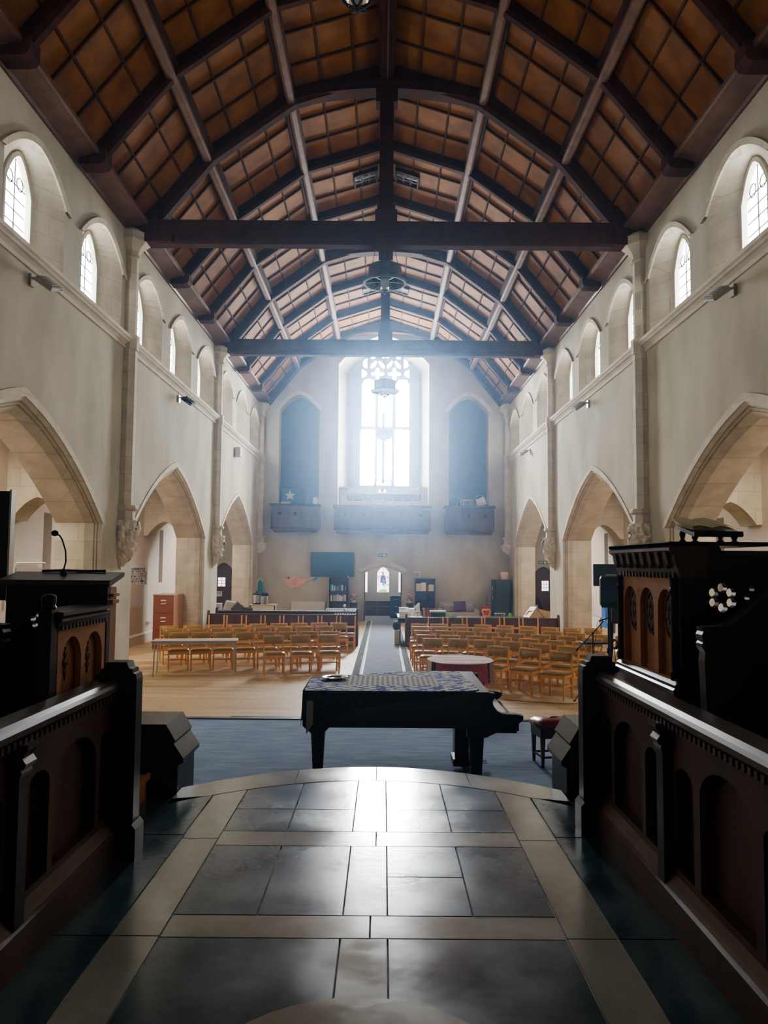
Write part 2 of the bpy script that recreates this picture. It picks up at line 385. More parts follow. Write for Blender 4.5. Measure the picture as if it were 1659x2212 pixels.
b.box(-1.94, 1.86, 33.0, 33.3, 4.7, 5.6)
b.box(-2.1, -1.94, 32.5, 33.3, 4.6, 5.6); b.box(1.86, 2.0, 32.5, 33.3, 4.6, 5.6); b.box(-2.1, 2.0, 31.95, 33.3, 4.56, 4.72)
b.box(-1.94, -1.5, 32.5, 33.3, 5.56, 5.62); b.box(1.45, 1.86, 32.5, 33.3, 5.56, 5.62)
st(b.build('trim_window_reveal', 'stone_trim'))
# traceried window
T = lambda a, c: ((a - 544) * .002876, 11.65 - c * .002876)
def rr(x0, y0, x1, y1, r):
    return [T(*p) for p in arc(x0 + r, y0 + r, r, 180, 270, 4) + arc(x1 - r, y0 + r, r, 270, 360, 4) + arc(x1 - r, y1 - r, r, 0, 90, 4) + arc(x0 + r, y1 - r, r, 90, 180, 4)]
def cusped(xc, hw, ytop, ysh, ybot):
    h = hw
    L = [(xc - h, ybot), (xc - h, ysh)] + arc(xc - h * .72, ysh - 40, h * .32, 150, 250, 4)[0:] + arc(xc - h * .38, ysh - 85, h * .40, 180, 275, 4) + arc(xc, ytop + 38, 38, 200, 340, 6)
    m = [(2 * xc - p[0], p[1]) for p in L[::-1][7:]]
    return [T(*p) for p in L + m]
holes = [rr(180, 1210, 398, 2055, 22), rr(436, 1310, 652, 1975, 14), rr(697, 1210, 916, 2060, 22), rr(432, 1990, 645, 2050, 8)]
holes += [cusped(297, 98, 425, 560, 1165), cusped(553, 104, 430, 565, 1165), cusped(812, 100, 430, 560, 1165)]
def quat(x, y, r): return [T(x + r * (1 + .42 * math.cos(4 * t)) * math.cos(t) * .82, y + r * (1 + .42 * math.cos(4 * t)) * math.sin(t) * .82) for t in [2 * PI * k / 40 for k in range(40)]]
holes += [quat(430, 352, 86), quat(686, 352, 86)]
for s in (1, -1):
    X = lambda x: 553 + s * (x - 553)
    fx = lambda L: [T(X(p[0]), p[1]) for p in L]
    holes += [fx([(195, 278), (255, 312), (272, 350), (250, 390), (195, 415)]), fx([(272, 105), (225, 140), (208, 175), (218, 188), (203, 210), (225, 250), (272, 262)]),
              fx([(330, 270), (328, 215), (345, 192), (372, 180), (372, 160), (395, 150), (418, 156), (420, 178), (400, 200), (400, 225), (380, 245)]),
              fx([(535, 272), (535, 225), (518, 195), (492, 182), (486, 160), (465, 148), (445, 152), (444, 180), (465, 202), (470, 232), (500, 250)]),
              fx([(330, 75), (360, 60), (392, 85), (392, 105), (370, 122), (330, 122)]), fx([(470, 75), (500, 40), (535, 60), (545, 108), (510, 104)])]
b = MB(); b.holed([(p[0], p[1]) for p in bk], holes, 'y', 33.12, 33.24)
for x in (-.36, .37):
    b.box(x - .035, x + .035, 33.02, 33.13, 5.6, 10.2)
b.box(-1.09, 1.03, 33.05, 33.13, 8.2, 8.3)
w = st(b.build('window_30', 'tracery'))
b = MB(); b.prism(bk, 'y', 33.26, 33.27); st(b.build('window_pane', 'glass_w', w))
# niche rooms (dark) either side
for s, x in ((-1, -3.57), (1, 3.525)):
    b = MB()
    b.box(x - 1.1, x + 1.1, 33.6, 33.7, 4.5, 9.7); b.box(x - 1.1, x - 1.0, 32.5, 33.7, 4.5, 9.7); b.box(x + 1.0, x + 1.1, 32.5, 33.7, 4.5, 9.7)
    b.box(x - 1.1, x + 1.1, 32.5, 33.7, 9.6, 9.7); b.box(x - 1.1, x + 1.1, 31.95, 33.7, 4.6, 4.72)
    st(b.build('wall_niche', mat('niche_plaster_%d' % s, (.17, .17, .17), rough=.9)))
    b = MB(); h1 = archline(x, .84, 8.75, .68, 8, k=.2); h2 = archline(x, 1.02, 8.75, .84, 8, k=.2)
    f = lambda L, y: [(p[0], y, p[1]) for p in L]
    b.loft([f(h1, 31.9), f(h1, 31.87), f(h2, 31.87), f(h2, 31.9)], caps=False, closed=False)
    st(b.build('trim_niche', 'stone_trim'))
# west door: moulded segmental hood and jambs
b = MB()
f = lambda hs, sp, ri, y: [(p[0], y, p[1]) for p in archline(-.025, hs, sp, ri, 8, k=.1)]
b.loft([f(.755, 1.97, .24, 31.9), f(.80, 1.97, .26, 31.84), f(.86, 1.98, .29, 31.83), f(.88, 2.0, .30, 31.79), f(.95, 2.05, .31, 31.78), f(.99, 2.1, .33, 31.84), f(1.0, 2.12, .34, 31.9)], caps=False, closed=False)
st(b.build('trim_door_hood', 'stone_trim'))
b = MB(); b.box(-.80, -.755, 31.86, 32.0, 0, 1.97); b.box(.705, .75, 31.86, 32.0, 0, 1.97)
st(b.build('trim_door_jamb', 'door'))
# porch behind the door
b = MB()
lan = [archline(x, hw, 1.95, .25, 8, lo=1.05, k=.2) for x, hw in ((-.90, .16), (-.02, .27), (.86, .16))]
b.holed([(-1.9, -.1), (1.9, -.1), (1.9, 3), (-1.9, 3)], lan, 'y', 35.5, 35.75)
b.box(-2, -1.9, 32.5, 35.75, -.1, 3); b.box(1.9, 2, 32.5, 35.75, -.1, 3); b.box(-2, 2, 32.5, 35.75, 3, 3.1)
st(b.build('wall_porch', 'plaster'))
b = MB(); b.box(-1.88, 1.88, 35.42, 35.5, 0, .62); b.box(-1.88, 1.88, 35.38, 35.5, .60, .65); b.box(-1.2, 1.5, 35.05, 35.4, 0, .42)
st(b.build('trim_porch_dado', 'oak_dk'))
M['sg_clear'] = emat('stained_clear', (1, .96, .97), 2.6); M['sg_purple'] = emat('stained_purple_glass', (.22, .12, .42), 1.0); M['sg_teal'] = emat('stained_teal_glass', (.05, .55, .62), 1.2)
M['sg_red'] = emat('stained_red_glass', (.75, .12, .25), 1.2); M['sg_gold'] = emat('stained_gold_glass', (1, .72, .3), 1.6); M['sg_green'] = emat('stained_green_glass', (.25, .7, .1), 1.2); M['sg_pink'] = emat('stained_pink_glass', (1, .6, .8), 1.8)
SG = ['sg_clear', 'sg_purple', 'sg_teal', 'sg_red', 'sg_gold', 'sg_green', 'sg_pink', 'lead']
for k, (x, hw) in enumerate(((-.90, .16), (-.02, .27), (.86, .16))):
    b = MB(); b.prism(archline(x, hw, 1.95, .25, 8, lo=1.05, k=.2), 'y', 35.6, 35.62)
    if k == 1:
        P = lambda m, L, y=35.585: (setattr(b, 'm', m), b.prism([(x + p[0], p[1]) for p in L], 'y', y, 35.6))
        P(4, [(-.07, 2.08), (.05, 2.08), (.03, 2.18), (-.05, 2.18)]); P(3, [(-.05, 1.86), (.03, 1.86), (.04, 1.96), (-.01, 2.0), (-.06, 1.95)])
        P(1, [(-.13, 1.5), (-.02, 1.46), (0, 1.82), (.03, 1.86), (.12, 1.75), (.15, 1.42), (.1, 1.4), (.06, 1.7), (-.06, 1.86), (-.12, 1.74)])
        P(2, [(-.04, 1.36), (.08, 1.36), (.09, 1.62), (-.02, 1.62)]); P(0, [(-.12, 1.15), (-.06, 1.15), (.0, 1.36), (-.08, 1.4)]); P(6, [(.13, 1.15), (.07, 1.15), (.03, 1.36), (.1, 1.4)])
        P(5, [(-.2, 1.06), (.2, 1.06), (.15, 1.15), (0, 1.18), (-.15, 1.15)]); P(4, [(-.03, 1.07), (.04, 1.07), (.03, 1.13), (-.02, 1.13)])
        for c, L in ((6, [(-.24, 1.7), (-.15, 1.7), (-.15, 1.85), (-.24, 1.82)]), (3, [(.17, 1.7), (.25, 1.68), (.24, 1.78), (.17, 1.76)]), (2, [(.18, 1.35), (.25, 1.35), (.25, 1.42), (.18, 1.42)]), (3, [(-.25, 1.75), (-.19, 1.72), (-.2, 1.67), (-.25, 1.68)])): P(c, L)
    b.m = 7
    for z in (1.2, 1.35, 1.5, 1.65, 1.8, 1.95): b.box(x - hw, x + hw, 35.58, 35.59, z, z + .008)
    for q in (-.6, 0, .6): b.box(x + q * hw - .004, x + q * hw + .004, 35.58, 35.59, 1.05, 2.1)
    st(b.build('window_%d' % (31 + k), SG))
# ------------------------------------------------------------------ aisle end doors
for sx, x, lab in ((-1, -6.62, 'left'), (1, 6.62, 'right')):
    b = MB(); hw = .39 if sx < 0 else .41
    dr = archline(x, hw, 2.05 if sx < 0 else 2.0, .3, 8, lo=0.01, k=.2)
    wx = (-7.0 + .12, -6.56) if sx < 0 else (6.56, 6.86)
    wz = (1.36, 1.74) if sx < 0 else (1.27, 1.70)
    b.holed(dr, [[(wx[0], wz[0]), (wx[1], wz[0]), (wx[1], wz[1]), (wx[0], wz[1])]], 'y', 32.0, 32.08)
    b.box(x - .015, x + .015, 31.99, 32.0, 0.02, wz[0] - .03)
    b.ball((x + .3, 31.97, 1.0), .03)
    w = st(b.build('door_' + ('1' if sx < 0 else '2'), 'door'))
    n = 2 if sx < 0 else 3
    b = MB(); b.box(wx[0], wx[1], 32.05, 32.06, *wz)
    st(b.build('window_pane', 'glass_p', w))
    b = MB()
    for i in range(n + 1):
        q = wx[0] + (wx[1] - wx[0]) * i / n; b.box(q - .008, q + .008, 32.02, 32.045, *wz)
    for i in range(4):
        q = wz[0] + (wz[1] - wz[0]) * i / 3; b.box(wx[0], wx[1], 32.02, 32.045, q - .008, q + .008)
    st(b.build('window_frame', 'lead', w))
# ------------------------------------------------------------------ floors
b = MB(); b.box(-7.4, 7.4, 11.75, 35.9, -.3, 0); st(b.build('floor', 'boards'))
b = MB(); b.box(-7.4, 7.4, 6.0, 11.75, -.3, 0); st(b.build('floor_front', 'boards'))
b = MB(); b.box(-4.6, 4.6, 6.0, 11.66, -.0, .02); st(b.build('floor_carpet', 'carpet'))
b = MB(); b.box(-4.65, 4.65, 11.64, 11.76, 0, .035); b.box(-2.3, -1.0, 11.8, 11.86, 0, .03); st(b.build('trim_carpet_edge', 'black'))
b = MB(); b.box(-.43, .44, 11.8, 33.4, 0, .006); b.box(-1.9, 1.9, 32.6, 35.5, .0, .005); st(b.build('floor_runner', 'runner'))
b = MB()
for x in (-.655, .47): b.box(x, x + .185, 11.8, 31.9, 0, .004)
st(b.build('floor_border', 'border'))
b = MB()
for x in (-.67, -.49, -.46, .46, .49, .66): b.box(x - .008, x + .008, 11.8, 31.9, 0, .0075)
st(b.build('trim_inlay', 'white_line'))
# chancel pavement: dark slate panels in pale stone bands, with the bowed step at its west edge
XA = -.07
def arcy(x, y0=5.80, k=.345): return y0 - k * (x - XA) ** 2
b = MB()
def slab(poly, m): b.m = m; b.prism(poly, 'z', CZ - .03, CZ)
def sl(x0, x1, y0, y1, m, curve=False, g=.004):
    if curve: slab([(x0 + g, y0 + g), (x1 - g, y0 + g), (x1 - g, arcy(x1, 5.44) - g), ((x0 + x1) / 2, arcy((x0 + x1) / 2, 5.44) - g), (x0 + g, arcy(x0, 5.44) - g)], m)
    else: slab([(x0 + g, y0 + g), (x1 - g, y0 + g), (x1 - g, y1 - g), (x0 + g, y1 - g)], m)
xs = [-4.7, -1.09, -.89, -.53, -.163, .027, .393, .747, .957, 4.7]
# edging kerb in four stones along the arc
ea = [-1.34, -.6, -.04, .6, 1.2]
for i in range(4):
    xx = [ea[i] + .004 + (ea[i + 1] - ea[i] - .008) * k / 6 for k in range(7)]
    slab([(x, arcy(x)) for x in xx] + [(x, arcy(x, 5.45)) for x in xx[::-1]], 1)
for (y0, y1) in ((4.42, None), (3.39, 4.20), (2.0, 3.19), (.8, 1.8), (-.6, .6)):
    cv = y1 is None; yt = y1
    if cv:
        for i in (2, 3, 4, 5, 6):
            if i == 4: sl(xs[4], xs[5], y0, 5, 1, True)
            else:
                sl(xs[i], xs[i + 1], y0, 4.81, 0); sl(xs[i], xs[i + 1], 4.81, 5, 0, True)
    elif y0 > 3:
        for i in (2, 3): sl(xs[i], xs[i + 1], y0, yt, 0)
        sl(xs[4], xs[5], y0, yt, 1)
        sl(xs[5], xs[6], 3.80, yt, 0); sl(xs[5], xs[6], y0, 3.80, 0); sl(xs[6], xs[7], y0, yt, 0)
    else:
        sl(xs[2], xs[4], y0, yt, 0); sl(xs[4], xs[5], y0, yt, 1); sl(xs[5], xs[7], y0, yt, 0)
for (y0, y1) in ((4.20, 4.42), (3.19, 3.39), (1.8, 2.0), (.6, .8)):
    xm = -.03 if y0 > 4 else -.045
    sl(xs[2], xm, y0, y1, 1); sl(xm, xs[7], y0, y1, 1)
for i in (1, 7):
    for y0, y1 in ((-1, .7), (.7, 1.9), (1.9, 3.2), (3.2, 4.3)): sl(xs[i], xs[i + 1], y0, y1, 1)
    sl(xs[i], xs[i + 1], 4.3, 5, 1, True)
for i in (0, 8):
    for y0, y1 in ((-1, .9), (.9, 2.3), (2.3, 3.2), (3.2, 4.35)): sl(xs[i], xs[i + 1], y0, y1, 0)
    if i == 0: slab([(-4.7, 4.36), (-1.096, 4.36), (-1.096, arcy(-1.1, 5.44)), (-1.34, 5.0), (-4.7, 5.0)], 0)
    else: slab([(4.7, 4.36), (.963, 4.36), (.963, arcy(.96, 5.44)), (1.2, 5.0), (4.7, 5.0)], 0)
# a pale roundel in the floor nearest the viewer
b.m = 1; b.prism(arc(-.07, 2.26, .51, 0, 180, 20), 'z', CZ - .01, CZ + .002)
st(b.build('floor_pavement', ['slab_dark', 'slab_light']))
b = MB(); b.box(-4.7, 4.7, -4.2, 4.99, CZ - .4, CZ - .008)
xx = [-1.34 + 2.54 * k / 16 for k in range(17)]
b.prism([(x, arcy(x) + .0) for x in xx] + [(1.2, 4.9), (-1.34, 4.9)], 'z', CZ - .4, CZ - .008)
st(b.build('floor_bed', 'grout'))
for k in range(1, 5):
    b = MB(); xx = [-1.6 + 3.1 * i / 16 for i in range(17)]; d = .33 * k
    b.prism([(x, arcy(x) + d) for x in xx] + [(1.5, 4.9), (-1.6, 4.9)], 'z', 0, CZ - .17 * k)
    st(b.build('floor_step', 'slab_light'))
# chancel shell around and behind the viewer
b = MB(); b.box(-4.9, -4.7, -4.2, 6.9, 0, 10.5); st(b.build('wall_chancel_left', 'stone'))
b = MB(); b.box(4.7, 4.9, -4.2, 6.9, 0, 10.5); st(b.build('wall_chancel_right', 'stone'))
b = MB(); b.box(-4.9, 4.9, -4.4, -4.2, 0, 10.5); st(b.build('wall_back', 'stone'))
b = MB(); b.box(-4.9, 4.9, -4.4, 6.9, 10.4, 10.6); st(b.build('ceiling_chancel', 'beam'))
b = MB(); b.holed([(-7.4, -.2), (7.4, -.2), (7.4, 9.3), (5.2, 9.3), (3.7, 11), (0, 13.2), (-3.7, 11), (-5.2, 9.3), (-7.4, 9.3)], [archline(0, 4.7, 6.5, 3.9, 10, lo=-.1, k=.3)], 'y', 6.4, 6.9)
st(b.build('wall_chancel_arch', 'plaster'))
# ================================================================== ROOF
CP = [(4.98, 9.14), (3.72, 10.70), (2.02, 11.95), (0, 12.58)]      # ceiling line, right half
full_line = [(-p[0], p[1]) for p in CP] + [(p[0], p[1]) for p in CP[::-1][1:]]
Y0, Y1 = 6.9, 31.9
b = MB(); b.loft([[(p[0], y, p[1]) for p in full_line] + [(p[0] * 1.02, y, p[1] + .15) for p in full_line[::-1]] for y in (Y0, Y1 + .4)], closed=True)
st(b.build('ceiling', 'ceil'))
RAF = []
for i in range(3): RAF += [PIER[i] + (PIER[i + 1] - PIER[i]) * k / 3 for k in range(3)]
# thin ribs dividing the boards into squares
b = MB()
def offs(p, q, d):     # inward normal (down and towards the axis)
    dx, dz = q[0] - p[0], q[1] - p[1]; L = math.hypot(dx, dz); nx, nz = dz / L, -dx / L
    if nz > 0: nx, nz = -nx, -nz
    return nx * d, nz * d
for k in range(6):
    p, q = full_line[k], full_line[k + 1]; ox, oz = offs(p, q, .035)
    for t in (1 / 3, 2 / 3):
        c = (p[0] + (q[0] - p[0]) * t, p[1] + (q[1] - p[1]) * t); L = math.hypot(q[0] - p[0], q[1] - p[1]); u = ((q[0] - p[0]) / L * .028, (q[1] - p[1]) / L * .028)
        sec = [(c[0] - u[0], c[1] - u[1]), (c[0] + u[0], c[1] + u[1]), (c[0] + u[0] * .6 + ox, c[1] + u[1] * .6 + oz), (c[0] - u[0] * .6 + ox, c[1] - u[1] * .6 + oz)]
        b.prism(sec, 'y', Y0, Y1)
    for i, y in enumerate(RAF):
        step = ((RAF[i + 1] if i + 1 < len(RAF) else Y1) - y) / 3
        for j in (1, 2):
            yy = y + j * step
            b.loft([[(c[0], yy - .03, c[1]), (c[0], yy + .03, c[1]), (c[0] + ox * 1.3, yy + .02, c[1] + oz * 1.3), (c[0] + ox * 1.3, yy - .02, c[1] + oz * 1.3)] for c in (p, q)])
st(b.build('ceiling_slat', 'rib'))
# purlins and ridge beam, moulded
for sx, side in SIDES:
    for x, z in ((3.66, 10.62), (2.0, 11.86)):
        b = MB(); a = .20 if x > 3 else .36
        M2 = lambda du, dv: (sx * (x + du * math.cos(a) - dv * math.sin(a)), z - du * math.sin(a) - dv * math.cos(a))
        b.m = 1; b.prism([M2(-.17, -.1), (M2(.17, -.1)), M2(.15, .02), M2(-.15, .02)], 'y', Y0, Y1)
        b.m = 0; b.prism([M2(-.09, .0), M2(.09, .0), M2(.085, .14), M2(.05, .17), M2(-.05, .17), M2(-.085, .14)], 'y', Y0, Y1)
        st(b.build('purlin_beam_' + side, ['purlin', 'beam']))
    # wall plate cornice
    b = MB(); b.prism([(sx * x, z) for x, z in ((5.21, 8.98), (5.16, 8.98), (5.14, 9.03), (5.10, 9.04), (4.82, 9.12), (4.80, 9.10), (4.76, 9.12), (4.76, 9.19), (4.80, 9.22), (4.95, 9.3), (5.21, 9.3))], 'y', Y0, Y1)
    st(b.build('trim_cornice_' + side, mat('cornice_oak_' + side, (.11, .05, .032), (.17, .085, .055), scale=4, rough=.45)))
b = MB(); b.prism([(-.17, 12.6), (.17, 12.6), (.17, 12.36), (.13, 12.33), (.13, 12.22), (.09, 12.18), (-.09, 12.18), (-.13, 12.22), (-.13, 12.33), (-.17, 12.36)], 'y', Y0, Y1)
st(b.build('ridge_beam', 'beam'))
# rafters
def ribsweep(b, y, w, d, top=.0):
    for k in range(6):
        p, q = full_line[k], full_line[k + 1]
        ox, oz = offs(p, q, d)
        f = lambda c: [(c[0], y - w / 2, c[1]), (c[0], y + w / 2, c[1]), (c[0] + ox * .75, y + w / 2, c[1] + oz * .75), (c[0] + ox, y + w * .3, c[1] + oz), (c[0] + ox, y - w * .3, c[1] + oz), (c[0] + ox * .75, y - w / 2, c[1] + oz * .75)]
        ext = .06; L = math.hypot(q[0] - p[0], q[1] - p[1]); u = ((q[0] - p[0]) / L * ext, (q[1] - p[1]) / L * ext)
        b.loft([f((p[0] - u[0], p[1] - u[1])), f((q[0] + u[0], q[1] + u[1]))])
for i, y in enumerate(RAF):
    if i % 3 == 0: continue
    b = MB(); ribsweep(b, y, .19, .24); st(b.build('rafter_beam', 'beam'))
    for sx, side in SIDES:
        b = MB(); b.prism([(sx * x, z) for x, z in ((5.1, 8.93), (4.78, 8.93), (4.70, 8.95), (4.66, 9.01), (4.66, 9.22), (4.70, 9.26), (5.1, 9.26))], 'y', y - .15, y + .15)
        st(b.build('rafter_beam_end', 'beam'))
# trusses at the piers: arched rib, king post, tie beam
for y in PIER[1:]:
    far = y > 31
    yy = y - (.2 if far else 0)
    b = MB(); ribsweep(b, yy, .30, .28)
    inner = [(4.72 * math.cos(t) ** 1.0, 9.0 + 3.02 * math.sin(t) ** .92) for t in [PI / 2 * k / 18 for k in range(19)]]
    il = [(-p[0], p[1]) for p in inner] + inner[::-1][1:]
    ol = [(p[0] * 1.02, p[1] + .02) for p in full_line]
    # arch ring 0.17 deep under the ceiling line
    r2 = [(p[0] * 1.045, p[1] + (.16 if abs(p[0]) < 4 else .08)) for p in il]
    b.loft([[(p[0], yy - .17, p[1]), (p[0], yy + .17, p[1]), (q[0], yy + .17, q[1]), (q[0], yy - .17, q[1])] for p, q in zip(il, r2)])
    b.loft([[(p[0] * .99, yy - .22, p[1] + .10), (p[0] * .99, yy + .22, p[1] + .10), (q[0], yy + .22, q[1] + .03), (q[0], yy - .22, q[1] + .03)] for p, q in zip(il, r2)])
    # spandrel infill between rib and boards
    b.loft([[(p[0], yy - .06, p[1] + .1), (p[0], yy + .06, p[1] + .1), (p[0] * 1.07, yy + .06, p[1] + .42), (p[0] * 1.07, yy - .06, p[1] + .42)] for p in il])
    st(b.build('arch_beam', 'beam'))
    if far: continue
    b = MB(); b.box(-.14, .14, yy - .12, yy + .12, 9.1, 12.3); b.box(-.22, .22, yy - .13, yy + .13, 9.1, 9.5); b.box(-.22, .22, yy - .15, yy + .15, 11.75, 12.2); b.box(-.18, .18, yy - .14, yy + .14, 9.5, 9.58)
    st(b.build('king_post_beam', 'beam'))
    b = MB(); b.box(-4.95, 4.95, yy - .17, yy + .17, 8.93, 9.23)
    b.prism([(yy - .15, 8.94), (yy + .15, 8.94), (yy + .15, 8.82), (yy + .11, 8.76), (yy - .11, 8.76), (yy - .15, 8.82)], 'x', -4.6, 4.6)
    for s in (-1, 1):
        b.box(min(s * 4.3, s * 5.1), max(s * 4.3, s * 5.1), yy - .18, yy + .18, 8.78, 8.94)
        b.box(min(s * 4.6, s * 5.15), max(s * 4.6, s * 5.15), yy - .2, yy + .2, 8.95, 9.3)
    st(b.build('tie_beam', 'beam'))
# fretted ventilation panels beside the ridge
for y, n in ((19.35, 0), (27.4, 1)):
    for s in (-1, 1):
        t = thing('ceiling_vent', 'fretted dark ceiling vent %s of the ridge beam above the %s tie beam' % ('left' if s < 0 else 'right', 'nearer' if n == 0 else 'farther'), 'vent', group='fretted ceiling vents')
        sl_ = math.atan2(12.58 - 11.95, 2.02)
        t.location = (s * .52, y, 12.42 - .06 - .1); t.rotation_euler = (0, s * sl_, 0)
        b = MB(); b.box(-.3, .3, -.3, .3, .09, .12); b.build('backing', 'black', t)
        b = MB(); b.box(-.32, .32, -.32, -.28, .04, .1); b.box(-.32, .32, .28, .32, .04, .1); b.box(-.32, -.28, -.32, .32, .04, .1); b.box(.28, .32, -.32, .32, .04, .1); b.build('frame', 'beam', t)
        b = MB()
        for i in (-1, 0, 1):
            for j in (-1, 0, 1): b.tube([(i * .19 + .115 * math.cos(a * PI / 8), j * .19 + .115 * math.sin(a * PI / 8), .075) for a in range(16)], .009, 5, closed=True)
        b.build('fretwork', 'purlin', t)
# ================================================================== CHANCEL FITTINGS
def stall_front(sx, xf, ypost, ywid, label, bays, yend, rd=.095):
    """choir desk front: faces the aisle at x = xf (measured away from the aisle), runs back towards the viewer"""
    t = thing('choir_desk_front', label, 'choir desk', (0, 0, CZ), group='choir desk fronts')
    X = lambda a: sx * (xf + a)            # a>0 is away from the aisle
    yp0, yp1 = ypost, ypost + ywid
    # end post with a stepped, moulded head
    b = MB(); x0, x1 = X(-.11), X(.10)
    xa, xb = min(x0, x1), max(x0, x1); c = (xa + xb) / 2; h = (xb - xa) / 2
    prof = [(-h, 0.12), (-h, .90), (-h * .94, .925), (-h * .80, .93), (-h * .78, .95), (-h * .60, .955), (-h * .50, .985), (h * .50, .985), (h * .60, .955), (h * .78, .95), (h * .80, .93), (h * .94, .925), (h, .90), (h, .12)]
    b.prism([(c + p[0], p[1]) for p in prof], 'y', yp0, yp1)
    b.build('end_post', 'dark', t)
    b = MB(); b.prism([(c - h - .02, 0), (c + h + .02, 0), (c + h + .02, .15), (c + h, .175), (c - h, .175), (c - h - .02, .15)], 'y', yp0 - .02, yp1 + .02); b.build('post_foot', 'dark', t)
    # boarded back, pierced front
    b = MB(); b.box(min(X(.05), X(.09)), max(X(.05), X(.09)), yend, yp0, .1, .84); b.build('back_board', 'oak_dk', t)
    holes = []
    for k, (ya, yb) in enumerate(bays):
        L = ya - yb
        for u0, u1, zt in ((.055, .17, .66), (.22, .66, .70), (.71, .90, .66)) if k == 0 else ((.08, .26, .66), (.32, .74, .73), (.80, .95, .66)):
            y0, y1 = ya - u1 * L, ya - u0 * L; r = (y1 - y0) / 2
            if y0 < yend + .02: continue
            holes.append([(y0, .23), (y1, .23)] + [( (y0 + y1) / 2 + r * math.cos(R(a)), zt - r * .62 + r * .62 * math.sin(R(a))) for a in range(0, 181, 15)])
    b = MB(); b.holed([(yend, .12), (yp0, .12), (yp0, .82), (yend, .82)], holes, 'x', X(0), X(.05)); b.build('arcaded_panel', 'oak_dk', t)
    # plinth with a rounded moulding
    b = MB(); b.prism([(X(-.045), 0), (X(.1), 0), (X(.1), .2), (X(.0), .2), (X(-.02), .165), (X(-.03), .15), (X(-.045), .14)], 'y', yend, yp0); b.build('plinth', 'oak_dk', t)
    # book rest rail
    b = MB()
    b.prism([(X(-.01), .80), (X(rd), .80), (X(rd), .895), (X(rd - .008), .905), (X(.012), .897), (X(.004), .905), (X(-.012), .902), (X(-.03), .887), (X(-.04), .872), (X(-.04), .85), (X(-.025), .84), (X(-.025), .815)], 'y', yend, yp0 + .02)
    n = int((yp0 - yend) / .045)
    for i in range(n): b.box(min(X(-.035), X(-.02)), max(X(-.035), X(-.02)), yend + i * .045, yend + i * .045 + .022, .812, .838)
    b.build('book_rest', 'rail', t)
    # buttress uprights with moulded brackets
    for ya, yb in bays:
        if yb < yend + .1: continue
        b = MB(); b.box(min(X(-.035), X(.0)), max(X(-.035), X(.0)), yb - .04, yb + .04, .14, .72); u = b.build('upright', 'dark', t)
        b = MB(); b.prism([(X(0), .70), (X(-.04), .70), (X(-.045), .715), (X(-.04), .725), (X(-.055), .735), (X(-.06), .75), (X(-.045), .77), (X(-.05), .78), (X(-.065), .80), (X(-.065), .82), (X(0), .82)], 'y', yb - .045, yb + .045)
        b.build('bracket', 'rail', u)
    return t
stall_front(1, 1.245, 4.42, .10, 'dark choir desk front with round-arched panels, on the pulpit side of the stone floor', [(4.42, 3.42), (3.42, 2.36), (2.36, 1.3)], 1.0)
stall_front(-1, 1.375, 4.0, .10, 'dark choir desk front with round-arched panels, on the reading desk side of the stone floor', [(4.0, 2.94), (2.94, 1.88)], 1.0, .085)
# timber platforms under the stalls
for sx, x0, side in ((-1, 1.50, 'left'), (1, 1.36, 'right')):
    b = MB(); b.box(min(sx * x0, sx * 4.6), max(sx * x0, sx * 4.6), 0.6, 5.0, CZ - .05, CZ + .15)
    b.box(min(sx * (x0 - .02), sx * x0), max(sx * (x0 - .02), sx * x0), .6, 5.02, CZ + .12, CZ + .155)
    st(b.build('floor_platform_' + side, 'oak'))
# moulded dark stone ends of the low chancel wall
for sx, xi, side in ((-1, 1.34, 'left'), (1, 1.21, 'right')):
    b = MB(); X = lambda a: sx * (xi + a)
    b.prism([(X(0), CZ - .45), (X(0), CZ + .17), (X(-.035), CZ + .19), (X(-.035), CZ + .215), (X(.03), CZ + .31), (X(.02), CZ + .33), (X(.085), CZ + .435), (X(3.3), CZ + .435), (X(3.3), CZ - .45)], 'y', 5.14, 5.58)
    st(b.build('wall_low_' + side, 'kerb'))

# ---- pulpit desk on the right
t = thing('pulpit', 'tall carved pulpit desk with three round-arched orange panels and pierced side', 'pulpit', (0, 0, CZ + .15))
b = MB(); fx = 1.52; y0, y1 = 4.0, 4.93
b.holed([(y0, .74), (y1, .74), (y1, 1.29), (y0, 1.29)], [[(ya, .76), (yb, .76)] + [((ya + yb) / 2 + (yb - ya) / 2 * math.cos(R(a)), 1.12 + .105 * math.sin(R(a))) for a in range(0, 181, 15)] for ya, yb in ((4.05, 4.28), (4.345, 4.575), (4.64, 4.87))], 'x', fx, fx + .05)
b.build('arcade', 'oak', t)
b = MB(); b.box(fx + .032, fx + .07, y0, y1, .1, 1.3)
b.build('inner_panel', 'oak', t)
for yc in (4.165, 4.46, 4.755):
    b = MB()
    for i in range(9):
        a = i * PI / 4; r = .028 if i < 8 else 0
        b.ball((fx + .030, yc + r * math.cos(a) * 1.5, 1.08 + r * math.sin(a) * 2.6), .022, 8, 6, (.5, 1, 1.5))
    b.tube([(fx + .029, yc + .07 * math.cos(k * PI / 10), 1.08 + .12 * math.sin(k * PI / 10)) for k in range(20)], .007, 5, closed=True)
    b.build('carved_rosette', 'oak_dk', t)
b = MB(); b.prism([(fx + .14, 1.29), (fx, 1.29), (fx - .01, 1.32), (fx - .03, 1.37), (fx - .035, 1.41), (fx - .06, 1.43), (fx - .06, 1.445), (fx - .05, 1.45), (fx - .06, 1.455), (fx - .06, 1.47), (fx + .14, 1.47)], 'y', y0 - .06, y1 + .06)
n = 8
